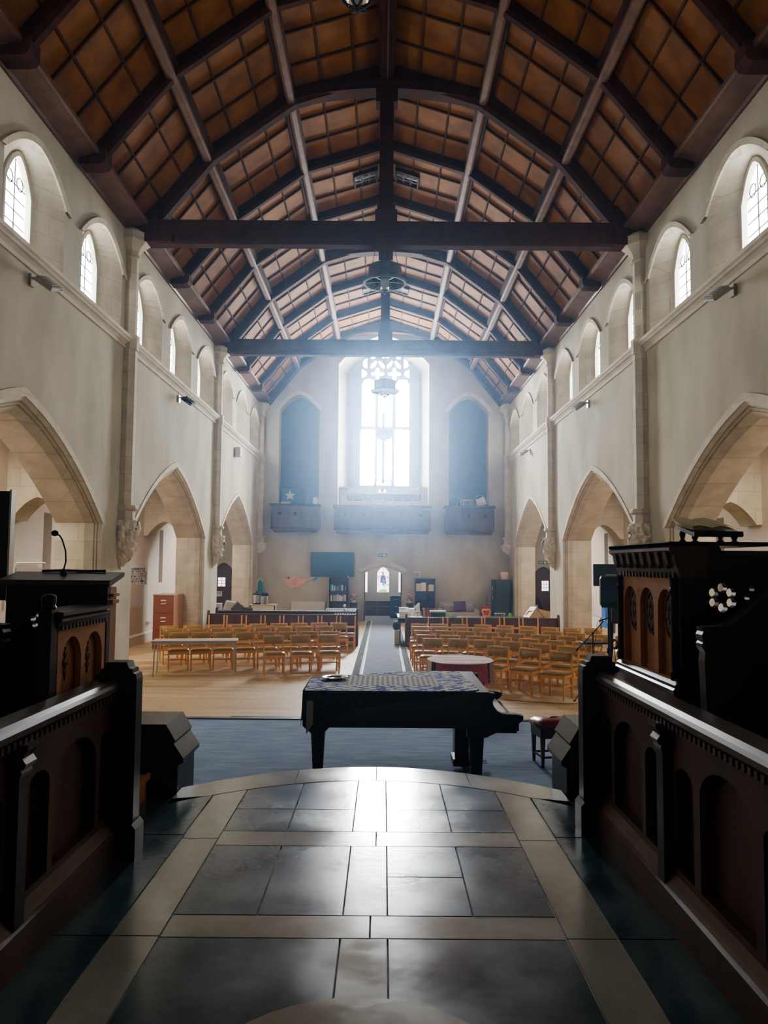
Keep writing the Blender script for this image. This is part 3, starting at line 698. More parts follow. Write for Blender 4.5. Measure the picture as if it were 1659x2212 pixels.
for i in range(n):
    yy = y0 + .03 + i * (y1 - y0 - .06) / (n - 1); b.prism([(fx - .0, 1.32), (fx - .04, 1.36), (fx - .055, 1.425), (fx, 1.425)], 'y', yy - .025, yy + .025); b.ball((fx - .03, yy, 1.35), .016, 8, 6)
for i in range(16):
    yy = y0 + .02 + i * (y1 - y0 - .04) / 15; b.box(fx - .012, fx, yy - .012, yy + .012, 1.285, 1.315)
b.build('cornice', 'oak_dk', t)
b = MB(); b.box(fx - .06, 2.0, y0 - .06, y1 + .06, 1.455, 1.475); b.build('top_board', 'dark', t)
b = MB(); b.prism([(fx + .12, .60), (fx - .03, .60), (fx - .035, .625), (fx - .02, .635), (fx - .015, .67), (fx - .035, .69), (fx - .04, .715), (fx - .03, .725), (fx - .03, .74), (fx - .01, .755), (fx + .09, .765), (fx + .12, .765)], 'y', y0 - .03, y1 + .03)
b.box(fx, fx + .12, y0, y1, 0, .6)
for i in range(12): b.ball((fx - .005, y0 + .05 + i * .078, .56), .022, 8, 6)
b.build('base_moulding', 'rail', t)
for yy in (y0 + .012, y1 - .012):
    b = MB(); b.lathe([(.02, .76), (.026, .80), (.018, .82), (.018, 1.2), (.026, 1.22), (.018, 1.24), (.022, 1.29)], (fx - .012, yy, 0), 10); b.build('colonnette', 'dark', t)
def rose(cx, cz, r, n):
    out = []
    for k in range(n):
        a = 2 * PI * k / n + PI / 2; out.append([(cx + r * .6 * math.cos(a) + r * .30 * math.cos(2 * PI * j / 10), cz + r * .6 * math.sin(a) + r * .30 * math.sin(2 * PI * j / 10)) for j in range(10)])
    return out
b = MB(); b.holed([(fx, 0), (1.72, 0), (1.78, 0.03), (2.3, .03), (2.3, 1.42), (1.74, 1.42), (1.72, 1.46), (fx, 1.46)], rose(1.735, 1.19, .085, 6) + rose(1.885, 1.205, .05, 3), 'y', y0 - .05, y0)
b.build('pierced_side', 'dark', t)
b = MB(); b.box(2.26, 2.3, y0, y1, 0, 1.42); b.box(1.74, 2.34, y0 - .07, y0 + .02, 1.405, 1.43); b.build('back_panel', 'oak_dk', t)
# sloping book rest on turned legs, with an open cloth-covered book
t = thing('book_stand', 'small dark sloping book stand on turned legs on top of the pulpit', 'book stand', (1.77, 4.18, CZ + .15 + 1.475))
b = MB(); b.prism([(-.11, .03), (.13, .085), (.13, .105), (-.10, .055), (-.12, .06), (-.125, .035)], 'x', -.13, .13); b.xf = Matrix.Rotation(0, 4, 'Z'); b.build('rest', 'dark', t)
for x, z in ((-.11, .03), (.1, .03)):
    for y, z in ((-.08, .04), (.09, .077)):
        b = MB(); b.lathe([(.016, 0), (.02, z * .15), (.01, z * .3), (.014, z * .5), (.018, z * .75), (.01, z)], (x, y, 0), 10); b.build('leg', 'dark', t)
b = MB()
b.grid(lambda u, v: (-.16 - .05 * (1 - v) * (1 - u) * 2 * v + .25 * u + (.03 if u < .01 else 0), -.16 + .27 * v, .078 + .058 * v + .012 * abs(math.sin(u * 2 * PI)) - .012 * (u < .05)), 12, 8)
b.grid(lambda u, v: (-.15 + .24 * u, -.155 + .26 * v, .070 + .058 * v), 2, 2)
b.xf = None
o = b.build('open_book', 'book_page', fix=False); o.location = (1.77, 4.22, CZ + .15 + 1.475); tag(o, 'open cream book lying on the stand above the pulpit', 'book')
# ---- curved stall ends
def stall_end(sx, x0, y, label):
    t = thing('stall_end', label, 'stall', (0, 0, CZ + .15), group='curved stall ends')
    P = [(x0, 0), (x0, .62), (x0 - .01, .92), (x0 - .005, .96), (x0 - .02, .985), (x0 - .02, 1.0), (x0 - .012, 1.01), (x0 - .02, 1.02), (x0 - .02, 1.04), (x0 - .012, 1.055), (x0 - .02, 1.075), (x0 + .07, 1.08), (x0 + .12, 1.10), (x0 + .18, 1.15), (x0 + .24, 1.205), (x0 + .30, 1.24), (x0 + .40, 1.265), (x0 + .7, 1.28), (x0 + .7, 0)]
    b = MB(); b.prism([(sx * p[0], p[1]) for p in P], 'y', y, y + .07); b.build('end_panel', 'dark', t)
    b = MB(); b.box(min(sx * (x0 + .15), sx * (x0 + .75)), max(sx * (x0 + .15), sx * (x0 + .75)), y - 1.2, y, .40, .44); b.build('seat', 'oak_dk', t)
    b = MB(); b.box(min(sx * (x0 + .70), sx * (x0 + .75)), max(sx * (x0 + .70), sx * (x0 + .75)), y - 1.2, y + .07, 0, .95); b.box(min(sx * (x0 + .68), sx * (x0 + .77)), max(sx * (x0 + .68), sx * (x0 + .77)), y - 1.2, y + .07, .93, .96); b.build('back', 'oak_dk', t)
    b = MB(); b.tube([(sx * (p[0] - .004), y - .01, p[1]) for p in P[11:18]], .014, 6); b.build('arm_moulding', 'rail', t)
stall_end(1, 1.46, 3.5, 'dark stall end with a swept curved arm in front of the pulpit')
stall_end(-1, 1.66, 3.35, 'dark stall end with a curved arm in front of the reading desk')
# ---- reading desk on the left
t = thing('reading_desk', 'dark wooden reading desk with a wide sloping top and arched orange side panel', 'reading desk', (0, 0, CZ + .15))
b = MB(); b.prism([(4.15, 1.225), (4.165, 1.25), (4.38, 1.292), (4.40, 1.285), (4.38, 1.265), (4.16, 1.215)], 'x', -2.08, -1.475); b.build('sloping_top', 'rail', t)
b = MB(); b.holed([(-2.05, 0), (-1.5, 0), (-1.5, 1.22), (-2.05, 1.22)], rose(-1.87, 1.03, .05, 5), 'y', 4.2, 4.25); b.build('front_panel', 'dark', t)
b = MB(); b.box(-1.55, -1.5, 4.25, 4.34, 0, 1.21); b.box(-1.56, -1.487, 4.25, 4.35, 1.12, 1.14); b.box(-1.56, -1.484, 4.25, 4.35, 1.16, 1.175); b.box(-2.05, -2.0, 4.25, 4.34, 0, 1.21); b.build('side_panel', 'oak', t)
b = MB(); fx = -1.5
b.holed([(3.58, .1), (4.18, .1), (4.18, 1.04), (3.58, 1.04)], [[(ya, .62), (yb, .62)] + [((ya + yb) / 2 + .115 * math.cos(R(a)), .87 + .12 * math.sin(R(a))) for a in range(0, 181, 15)] for ya, yb in ((3.63, 3.86), (3.91, 4.14))], 'x', fx - .03, fx)
b.build('arcade', 'oak', t)
b = MB(); b.box(fx - .065, fx - .035, 3.58, 4.18, .1, 1.04); b.build('inner_panel', 'oak', t)
for yc in (3.745, 4.025):
    b = MB()
    b.tube([(fx - .032, yc, .78), (fx - .032, yc, .94)], .004, 5)
    for dz, w in ((0, .02), (.045, .03), (.09, .02)): b.ball((fx - .032, yc, .82 + dz), w, 8, 6, (.3, 1, .8))
    b.build('carved_ornament', 'oak_dk', t)
b = MB(); b.prism([(fx - .08, 1.04), (fx + .005, 1.04), (fx + .01, 1.06), (fx + .025, 1.075), (fx + .025, 1.085), (fx + .015, 1.09), (fx + .03, 1.10), (fx + .03, 1.115), (fx - .08, 1.13)], 'y', 3.56, 4.19)
for i in range(14): b.box(fx, fx + .014, 3.59 + i * .043, 3.612 + i * .043, 1.03, 1.052)
b.build('cornice', 'rail', t)
b = MB(); b.box(fx - .06, fx + .0, 3.50, 3.57, 0, 1.13); b.lathe([(.03, 1.13), (.036, 1.14), (.03, 1.15), (.034, 1.17), (.034, 1.19), (.02, 1.2)], (fx - .03, 3.535, 0), 12); b.build('end_post', 'dark', t)
b = MB(); b.prism([(fx - .05, .56), (fx + .02, .56), (fx + .0, .60), (fx - .05, .61)], 'y', 3.57, 4.19); b.build('sill', 'rail', t)
# gooseneck microphone and a black bar on the desk top
t = thing('gooseneck_microphone', 'black gooseneck microphone standing up from the reading desk', 'microphone', (-1.79, 4.31, CZ + .15 + 1.280))
b = MB(); b.lathe([(.018, 0), (.018, .012), (.008, .02), (.008, .03)], n=12); b.build('base', 'blackpl', t)
b = MB(); b.tube([(0, 0, .02), (.012, 0, .07), (.008, 0, .13), (-.012, 0, .19), (-.028, 0, .215), (-.045, 0, .222)], .0045, 8); b.build('neck', 'blackpl', t)
b = MB(); b.ball((-.055, 0, .228), .017, 12, 8, (1.2, 1, 1)); b.build('head', 'blackpl', t)
b = MB(); b.tube([(-1.93, 4.36, CZ + 1.446), (-1.81, 4.365, CZ + 1.45), (-1.7, 4.37, CZ + 1.447), (-1.58, 4.365, CZ + 1.448)], .007, 8); b.ball((-1.58, 4.365, CZ + 1.448), .009, 8, 6)
tag(b.build('desk_cable', 'blackpl'), 'thin black cable lying along the back edge of the reading desk', 'cable')
# screen at the left edge
t = thing('monitor', 'large black screen with a silver edge on a stand behind the reading desk', 'screen', (-2.95, 4.95, CZ))
b = MB(); b.cbox((0, 0, 1.60), (1.10, .05, .70), .01); b.build('screen', 'screen', t)
for x in (.551, -.551):
    b = MB(); b.box(x - .006, x + .006, -.03, .03, 1.24, 1.96); b.build('edge_strip', 'metal', t)
b = MB(); b.box(-.03, .03, .03, .07, .03, 1.6); b.box(-.35, .35, -.3, .12, .15, .18); b.box(-.3, .3, .02, .05, 1.1, 1.3); b.build('stand', 'blackpl', t)
# ================================================================== CHAIRS
def chair_parts(t, kind):
    wd, lt = 'chairwood', ('leather_pale' if kind == 'pale' else 'leather')
    tall = kind == 'open'; ht = .90 if tall else .79
    for sx in (-1, 1):
        b = MB(); x = sx * .205
        b.loft([[(x - .016, y - .016, z), (x + .016, y - .016, z), (x + .016, y + .016, z), (x - .016, y + .016, z)] for y, z in ((.21, 0), (.19, .40), (.20, .52), (.235, ht - .01), (.237, ht))]); b.build('leg', wd, t)
        b = MB(); b.loft([[(x - w, -.19 - w, z), (x + w, -.19 - w, z), (x + w, -.19 + w, z), (x - w, -.19 + w, z)] for w, z in ((.014, 0), (.018, .41), (.018, .425))]); b.build('leg', wd, t)
    b = MB()
    b.box(-.19, .19, -.205, -.18, .36, .42); b.box(-.19, .19, .175, .2, .37, .42)
    for sx in (-1, 1): b.box(sx * .205 - .011, sx * .205 + .011, -.18, .18, .36, .42)
    b.build('seat_frame', wd, t)
    b = MB()
    for sx in (-1, 1): b.box(sx * .205 - .009, sx * .205 + .009, -.18, .19, .20, .235)
    b.box(-.2, .2, -.01, .01, .205, .23); b.build('stretcher', wd, t)
    b = MB(); b.smooth = True
    sec = lambda x: [(x, -.215, .424), (x, -.225, .437), (x, -.215, .462 + .010 * (1 - (x / .22) ** 2) - .02 * (abs(x) > .205)), (x, -.10, .474 - .02 * (abs(x) > .205)), (x, .1, .462 - .018 * (1 - (x / .22) ** 2)), (x, .18, .455), (x, .19, .44), (x, .185, .424)]
    b.loft([sec(-.222 + .444 * k / 8) for k in range(9)]); b.build('seat', lt, t)
    if tall:
        b = MB(); b.box(-.19, .19, .19, .205, .58, .63); b.build('back_slat', wd, t)
    else:
        b = MB(); b.smooth = True
        bs = lambda x: [(x, .195 - .012 * (1 - (x / .2) ** 2) + y, z) for y, z in ((0, .62), (-.012, .64), (.0, .70), (.012, .765), (.03, .765), (.03, .62))]
        b.loft([bs(-.19 + .38 * k / 6) for k in range(7)]); b.build('backrest', lt, t)
        b = MB(); b.box(-.222, .222, .215, .25, .765, .79); b.build('top_rail', wd, t)
protos = {}
def chair(P, th, label, group, kind='std', back=.235):
    """P = top of the chair back; th = turn of the chair in degrees (0 faces the chancel)"""
    a = R(th); loc = (P[0] + math.sin(a) * back, P[1] - math.cos(a) * back, 0)
    if kind not in protos:
        t = thing('chair', label, 'chair', loc, a, group); chair_parts(t, kind); protos[kind] = t
        return t
    return dup(protos[kind], loc, a, label, group)
ROW = ['front', 'second', 'third', 'fourth', 'fifth', 'sixth']
def row(xs, ys, th, rowname, side, frm='aisle'):
    n = len(xs); order = sorted(range(n), key=lambda i: abs(xs[i]))
    for k, i in enumerate(order):
        chair((xs[i], ys[i]), th(abs(xs[i])), '%s wooden chair from the %s, %s row of the block %s' % (ORD[k], frm, rowname, side), 'olive padded chairs in rows')
def lin(a, b, n): return [a + (b - a) * k / (n - 1) for k in range(n)]
LS = 'left of the carpet'; RS = 'right of the carpet'
tl = lambda x: 5 + 2.2 * x
row([-2.36, -1.80, -1.22], [16.72, 16.88, 17.03], lambda x: 11, 'front', LS)
row(lin(-4.55, -1.23, 8), [17.27, 17.36, 17.46, 17.56, 17.68, 17.77, 17.84, 17.89], tl, 'second', LS)
row(lin(-4.95, -1.46, 8), [18.24, 18.36, 18.52, 18.68, 18.9, 19.08, 19.24, 19.36], tl, 'third', LS)
row(lin(-5.27, -1.17, 9), [19.08, 19.28, 19.55, 19.76, 19.95, 20.12, 20.26, 20.36, 20.42], tl, 'fourth', LS)
tr = lambda x: -(1 + 9.0 * x)
row([2.21, 2.76, 3.22], [14.90, 14.55, 14.02], lambda x: -27 if x < 2.5 else -34, 'front', RS, 'draped table')
row([1.05, 1.58, 2.11, 2.61, 3.12, 3.58], [16.34, 16.28, 16.12, 15.80, 15.42, 15.0], tr, 'second', RS)
row([.96, 1.48, 2.04, 2.57, 3.10, 3.58, 4.06], [17.19, 17.12, 16.98, 16.78, 16.45, 16.12, 15.78], tr, 'third', RS)
row([.95, 1.45, 1.95, 2.47, 3.02, 3.54, 4.04, 4.5], [18.28, 18.30, 18.17, 17.98, 17.70, 17.42, 17.06, 16.66], lambda x: -(1 + 7.5 * x), 'fourth', RS)
row([.93, 1.42, 1.92, 2.43, 2.95, 3.48, 3.98, 4.46, 4.93, 5.36], [19.40, 19.40, 19.34, 19.18, 18.92, 18.60, 18.26, 17.92, 17.56, 17.15], lambda x: -(1 + 6.5 * x), 'fifth', RS)
row([.95, 1.46, 2.0, 2.6, 3.15, 3.7, 4.21, 4.72, 5.24], [20.30, 20.31, 20.27, 20.17, 19.98, 19.74, 19.52, 19.36, 19.3], lambda x: -(1 + 5 * x), 'sixth', RS)
chair((5.05, 16.02), -62, 'olive padded wooden chair by itself under the arch behind the loudspeaker stand', 'chairs by the loudspeakers')
chair((4.47, 14.62), -78, 'pale padded wooden chair turned sideways beside the loudspeaker stand', 'chairs by the loudspeakers', 'pale')
for k, x in enumerate([-.98, -1.50, -2.02, -2.55, -3.07, -3.6, -4.12, -4.62]):
    chair((x, 21.42 + .04 * (k % 3)), (-2, 2, 0)[k % 3], '%s chair with bare upright posts from the aisle carpet, before the left dark pew' % ORD[k], 'open-backed chairs along the left pew', 'open')
for k, x in enumerate([1.45, 1.99, 2.52, 3.02, 3.55, 4.08]):
    chair((x, 21.40 + .05 * (k % 2)), (2, -3)[k % 2], '%s chair with bare upright posts from the aisle carpet, before the right dark pew' % ORD[k], 'open-backed chairs along the right pew', 'open')
# ================================================================== PIANO
t = thing('grand_piano', 'black grand piano on the blue carpet with its keyboard end towards the red stool', 'piano', (0, 0, .02))
ol = [(-.80, 8.16), (1.10, 8.16), (1.10, 9.68), (.62, 9.70), (.30, 9.60), (-.05, 9.42), (-.40, 9.24), (-.68, 9.12), (-.80, 8.98)]
inn = lambda d: [(x + (d if x < 0 else 0), y + (d if y < 8.5 else -d)) for x, y in ol]
b = MB(); b.loft([[(x, y, .62) for x, y in inn(.0)], [(x, y, .97) for x, y in ol]]); b.build('case', 'blacklac', t)
b = MB(); b.loft([[(x * 1.012, y + (-.02 if y < 8.5 else .02), z) for x, y in ol] for z in (.972, .998)]); b.build('lid', 'pianowood', t)
ck = [(1.08, .995), (1.17, .985), (1.175, .95), (1.15, .90), (1.16, .85), (1.20, .80), (1.26, .775), (1.40, .77), (1.47, .755), (1.47, .72), (1.44, .69), (1.40, .665), (1.40, .58), (1.08, .58)]
for y0, y1 in ((8.14, 8.24), (9.60, 9.70)):
    b = MB(); b.prism(ck, 'y', y0, y1); b.build('cheek', 'blacklac', t)
b = MB(); b.box(1.08, 1.44, 8.24, 9.60, .58, .66); b.build('key_bed', 'blacklac', t)
b = MB(); b.box(1.20, 1.38, 8.26, 9.58, .66, .69); b.build('keyboard', 'kbwhite', t)
b = MB(); b.prism([(1.09, .70), (1.22, .70), (1.24, .76), (1.18, .80), (1.09, .95)], 'y', 8.24, 9.6); b.build('fallboard', 'blacklac', t)
def pleg(x, y, cap=.62):
    b = MB()
    b.loft([[(x - w, y - w, z), (x + w, y - w, z), (x + w, y + w, z), (x - w, y + w, z)] for w, z in ((.045, .05), (.055, .12), (.075, .50), (.085, .52), (.085, cap))]); lg = b.build('leg', 'blacklac', t)
    b = MB(); b.ball((x, y, .028), .028, 10, 8, (1, .6, 1)); b.build('caster', 'iron', lg)
pleg(1.0, 8.34); pleg(.95, 9.5); pleg(-.70, 8.55)
b = MB(); b.prism([(1.17, .58), (1.26, .62), (1.36, .63), (1.36, .6), (1.22, .56), (1.10, .50), (.9, .50), (.9, .58)], 'y', 8.28, 8.40); b.build('corbel', 'blacklac', t)
b = MB(); b.box(.82, .98, 8.86, 9.10, .06, .62); b.box(.80, 1.08, 8.82, 9.14, .06, .14); b.build('pedal_lyre', 'blacklac', t)
for y in (8.92, 8.98, 9.04):
    b = MB(); b.cbox((1.14, y, .075), (.13, .022, .012), .004); b.build('pedal', 'silver', t)
# patterned cloth over the lid
def clothmat():
    m, nt, bs = nodes('patterned_cloth'); bs.inputs['Roughness'].default_value = .9; bs.inputs['Specular IOR Level'].default_value = .15
    tc = nt.nodes.new('ShaderNodeTexCoord')
    vo = nt.nodes.new('ShaderNodeTexVoronoi'); vo.inputs['Scale'].default_value = 9.5; vo.inputs['Randomness'].default_value = .35
    mp = nt.nodes.new('ShaderNodeMapping'); mp.inputs['Rotation'].default_value = (0, 0, .78); nt.links.new(tc.outputs['Object'], mp.inputs[0]); nt.links.new(mp.outputs[0], vo.inputs['Vector'])
    r = nt.nodes.new('ShaderNodeValToRGB'); r.color_ramp.interpolation = 'CONSTANT'
    r.color_ramp.elements[0].color = (.50, .50, .46, 1); r.color_ramp.elements[1].position = .60; r.color_ramp.elements[1].color = (.03, .05, .30, 1)
    nt.links.new(vo.outputs['Distance'], r.inputs['Fac'])
    wv = nt.nodes.new('ShaderNodeTexWave'); wv.inputs['Scale'].default_value = 5.5; wv.inputs['Distortion'].default_value = 3; wv.inputs['Detail Scale'].default_value = 6
    nt.links.new(tc.outputs['Object'], wv.inputs['Vector'])
    r2 = nt.nodes.new('ShaderNodeValToRGB'); r2.color_ramp.elements[0].color = (.16, .17, .20, 1); r2.color_ramp.elements[1].color = (.52, .51, .47, 1); nt.links.new(wv.outputs['Fac'], r2.inputs['Fac'])
    sp = nt.nodes.new('ShaderNodeSeparateXYZ'); nt.links.new(tc.outputs['Object'], sp.inputs[0])
    def rng(sock, lo, hi):
        a = nt.nodes.new('ShaderNodeMath'); a.operation = 'COMPARE'; a.inputs[1].default_value = (lo + hi) / 2; a.inputs[2].default_value = (hi - lo) / 2
        nt.links.new(sock, a.inputs[0]); return a.outputs[0]
    mu = nt.nodes.new('ShaderNodeMath'); mu.operation = 'MULTIPLY'; nt.links.new(rng(sp.outputs['X'], -.42, .62), mu.inputs[0]); nt.links.new(rng(sp.outputs['Y'], 8.50, 9.2), mu.inputs[1])
    mx = nt.nodes.new('ShaderNodeMix'); mx.data_type = 'RGBA'; nt.links.new(mu.outputs[0], mx.inputs['Factor']); nt.links.new(r.outputs['Color'], mx.inputs['A']); nt.links.new(r2.outputs['Color'], mx.inputs['B'])
    nt.links.new(mx.outputs['Result'], bs.inputs['Base Color'])
    return m
M['cloth'] = clothmat()
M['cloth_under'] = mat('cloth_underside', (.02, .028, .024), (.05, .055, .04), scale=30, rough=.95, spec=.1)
M['cloth_pale'] = mat('cloth_lining', (.35, .30, .25), rough=.9)
b = MB(); z1 = 1.026
# top sheet, then hanging front and tail edges
top = [(-.82, 8.13), (.2, 8.13), (.95, 8.17), (1.02, 8.26), (.98, 9.0), (.93, 9.62), (.6, 9.66), (.2, 9.56), (-.1, 9.42), (-.45, 9.25), (-.70, 9.14), (-.83, 8.98)]
b.m = 0; b.add([(x, y, z1) for x, y in top] + [(x, y, z1 - .006) for x, y in top], [tuple(range(12)), tuple(range(23, 11, -1))] + [(i, (i + 1) % 12, 12 + (i + 1) % 12, 12 + i) for i in range(12)])
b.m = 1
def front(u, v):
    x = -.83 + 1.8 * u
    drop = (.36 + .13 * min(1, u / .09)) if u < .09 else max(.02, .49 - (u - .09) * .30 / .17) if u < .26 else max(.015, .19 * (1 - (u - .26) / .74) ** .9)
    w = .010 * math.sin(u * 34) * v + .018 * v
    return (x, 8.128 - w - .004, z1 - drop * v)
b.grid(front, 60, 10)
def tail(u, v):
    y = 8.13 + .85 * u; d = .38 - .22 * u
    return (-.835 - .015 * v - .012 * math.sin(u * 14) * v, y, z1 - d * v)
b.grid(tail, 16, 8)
b.m = 2; b.grid(lambda u, v: (-.79 + .07 * u, 8.10 - .02 * v, z1 - .10 - .34 * v * (1 - .3 * u)), 4, 4)
o = b.build('piano_cloth', ['cloth', 'cloth_under', 'cloth_pale'], fix=False); o['label'] = 'blue and grey patterned cloth draped over the piano lid'; o['category'] = 'cloth'
t = thing('dish', 'round silver dish lying on the patterned piano cloth', 'dish', (-.55, 8.92, z1 + .001))
b = MB(); b.smooth = True; b.lathe([(.001, .004), (.09, .004), (.10, .018), (.15, .026), (.152, .03), (.146, .031), (.10, .024), (.086, .010), (.001, .010)], n=28, caps=False); b.lathe([(.001, .0), (.088, .0), (.095, .012)], n=28, caps=False); b.build('bowl', 'silver', t)
b = MB(); b.tube([(.15 * math.cos(2 * PI * k / 32), .15 * math.sin(2 * PI * k / 32), .029) for k in range(32)], .005, 6, closed=True); b.build('rim', 'silver', t)
# stool
t = thing('piano_stool', 'dark wooden piano stool with a red padded top', 'stool', (2.03, 9.22, .02), R(8))
b = MB(); b.smooth = True; b.loft([[(a * (.24 - i), c * (.19 - i), z) for a, c in ((-1, -1), (0, -1.03), (1, -1), (1.03, 0), (1, 1), (0, 1.03), (-1, 1), (-1.03, 0))] for i, z in ((0, .44), (-.005, .46), (.0, .49), (.05, .525), (.12, .54), (.2, .545))]); b.build('seat', 'red_leather', t)
b = MB(); b.cbox((0, 0, .385), (.46, .37, .115), .008); b.build('apron', 'pianowood', t)
for x in (-.2, .2):
    for y in (-.155, .155):
        b = MB(); b.loft([[(x - w, y - w, z), (x + w, y - w, z), (x + w, y + w, z), (x - w, y + w, z)] for w, z in ((.014, 0), (.024, .33))]); b.build('leg', 'pianowood', t)
b = MB(); b.box(-.2, .2, -.165, -.145, .10, .125); b.box(-.2, .2, .145, .165, .10, .125); b.box(-.21, -.19, -.15, .15, .10, .125); b.box(.19, .21, -.15, .15, .10, .125); b.build('stretcher', 'pianowood', t)
# ================================================================== TABLES
t = thing('oval_table', 'dark oval table almost hidden under a striped cloth in front of the chairs', 'table', (1.32, 13.3, 0))
b = MB(); b.loft([[(.54 * math.cos(2 * PI * k / 28), .68 * math.sin(2 * PI * k / 28), z) for k in range(28)] for z in (.69, .715)]); b.build('tabletop', 'pianowood', t)
for x in (-.34, .34):
    for y in (-.42, .42):
        b = MB(); b.lathe([(.02, 0), (.028, .1), (.02, .3), (.032, .5), (.035, .69)], (x, y, 0), 10); b.build('leg', 'pianowood', t)
def stripemat():
    m, nt, bs = nodes('striped_cloth'); bs.inputs['Roughness'].default_value = .9; bs.inputs['Specular IOR Level'].default_value = .15
    tc = nt.nodes.new('ShaderNodeTexCoord'); sp = nt.nodes.new('ShaderNodeSeparateXYZ'); nt.links.new(tc.outputs['Object'], sp.inputs[0])
    no = nt.nodes.new('ShaderNodeTexNoise'); no.inputs['Scale'].default_value = 2.2; nt.links.new(tc.outputs['Object'], no.inputs['Vector'])
    ma = nt.nodes.new('ShaderNodeMath'); ma.operation = 'MULTIPLY_ADD'; ma.inputs[1].default_value = .22; nt.links.new(no.outputs['Fac'], ma.inputs[0]); nt.links.new(sp.outputs['Y'], ma.inputs[2])
    mr = nt.nodes.new('ShaderNodeMapRange'); mr.inputs['From Min'].default_value = -.8; mr.inputs['From Max'].default_value = 1.0; nt.links.new(ma.outputs[0], mr.inputs['Value'])
    r = nt.nodes.new('ShaderNodeValToRGB'); r.color_ramp.interpolation = 'CONSTANT'; e = r.color_ramp.elements
    cols = [(0, (.17, .03, .05)), (.2, (.60, .55, .50)), (.42, (.58, .16, .17)), (.46, (.62, .58, .53)), (.60, (.55, .28, .27)), (.64, (.62, .58, .53)), (.8, (.30, .22, .22)), (.84, (.60, .56, .52))]
    e[0].position, e[0].color = cols[0][0], rgba(cols[0][1]); e[1].position, e[1].color = cols[1][0], rgba(cols[1][1])
    for p, c in cols[2:]: q = e.new(p); q.color = rgba(c)
    nt.links.new(mr.outputs[0], r.inputs['Fac']); nt.links.new(r.outputs['Color'], bs.inputs['Base Color']); return m
M['stripe'] = stripemat()
M['maroon'] = mat('maroon_cloth', (.27, .065, .085), (.36, .11, .12), scale=7, rough=.9, spec=.1)
M['cl_black'] = mat('black_stripe', (.02, .022, .02), rough=.9); M['cl_grey'] = mat('grey_green_stripe', (.22, .23, .17), rough=.9); M['cl_cream'] = mat('cream_stripe', (.55, .46, .38), rough=.9)
b = MB()
def el(a, k=1.0): return (.56 * k * math.cos(a), .70 * k * math.sin(a))
b.grid(lambda u, v: (*el(2 * PI * u, v), .728), 48, 4)
N = 96
def skirt(k, v):
    a = 2 * PI * k / N; x, y = el(a); f = 1 + .035 * v * (1 + math.sin(a * 13) * .7); d = .30 + .05 * math.cos(2 * a + .4)
    return (x * f, y * f, .728 - d * v - (.012 if v > 0 else 0))
for k in range(N):
    g = (k / N * 360) % 360
    b.m = 3 if 312 < g < 322 else 4 if 322 <= g < 345 and k % 2 else 3 if 345 <= g < 350 else 5 if g < 40 or g > 350 else 2 if 205 < g < 213 else 3 if 213 <= g < 217 else 5 if 180 < g <= 205 else 1
    for j in range(5):
        b.add([skirt(k, j / 5), skirt(k + 1, j / 5), skirt(k + 1, (j + 1) / 5), skirt(k, (j + 1) / 5)], [(0, 1, 2, 3)])
o = b.build('striped_tablecloth', ['stripe', 'maroon', 'cl_black', 'cl_black', 'cl_grey', 'cl_cream'], fix=False); o.location = (1.32, 13.3, 0); tag(o, 'cream and maroon striped cloth hanging over the oval table', 'tablecloth')
# trestle table
t = thing('folding_table', 'long beige folding table on steel legs in front of the chairs', 'table', (-3.95, 16.36, 0), R(8))
b = MB(); b.cbox((0, 0, .71), (1.74, .56, .035), .006); b.build('tabletop', 'beige', t)
for x in (-.80, .80):
    for y in (-.24, .24):
        b = MB(); b.tube([(x * 1.0, y, .69), (x * 1.03, y * 1.1, 0)], .014, 8); b.build('leg', 'metal', t)
b = MB()
for x in (-.8, .8): b.tube([(x, -.24, .66), (x, .24, .66)], .012, 8); b.box(x - .04, x + .04, -.27, -.21, .655, .692)
b.box(-.82, .82, -.25, -.23, .65, .69); b.build('under_frame', 'metal', t)
# ================================================================== LOUDSPEAKERS AND MICROPHONE
def cab(t, w, d, h, zc):
    b = MB(); P = [(-w / 2, d * .35), (-w * .40, -d / 2), (w * .40, -d / 2), (w / 2, d * .35), (w * .46, d / 2), (-w * .46, d / 2)]
    b.loft([[(x * k, y * k, zc + z) for x, y in P] for k, z in ((.86, -h / 2), (1, -h / 2 + .05), (1, h / 2 - .05), (.9, h / 2))]); b.build('cabinet', 'blackpl', t)
    b = MB(); b.box(-w * .34, w * .34, -d / 2 - .012, -d / 2 + .01, zc - h * .30, zc + h * .12); b.box(-w * .37, w * .37, -d / 2 - .02, -d / 2 + .01, zc + h * .14, zc + h * .20); b.build('rear_plate', 'screen', t)
    b = MB(); b.tube([(-w * .2, 0, zc + h / 2), (-w * .2, 0, zc + h / 2 + .02), (w * .2, 0, zc + h / 2 + .02), (w * .2, 0, zc + h / 2)], .012, 6); b.build('handle', 'grey_metal', t)
    b = MB(); b.prism([(-w * .44, zc - h * .44), (w * .44, zc - h * .44), (w * .44, zc + h * .44), (-w * .44, zc + h * .44)], 'y', d / 2 - .005, d / 2 + .012); b.build('grille', 'blackpl', t)
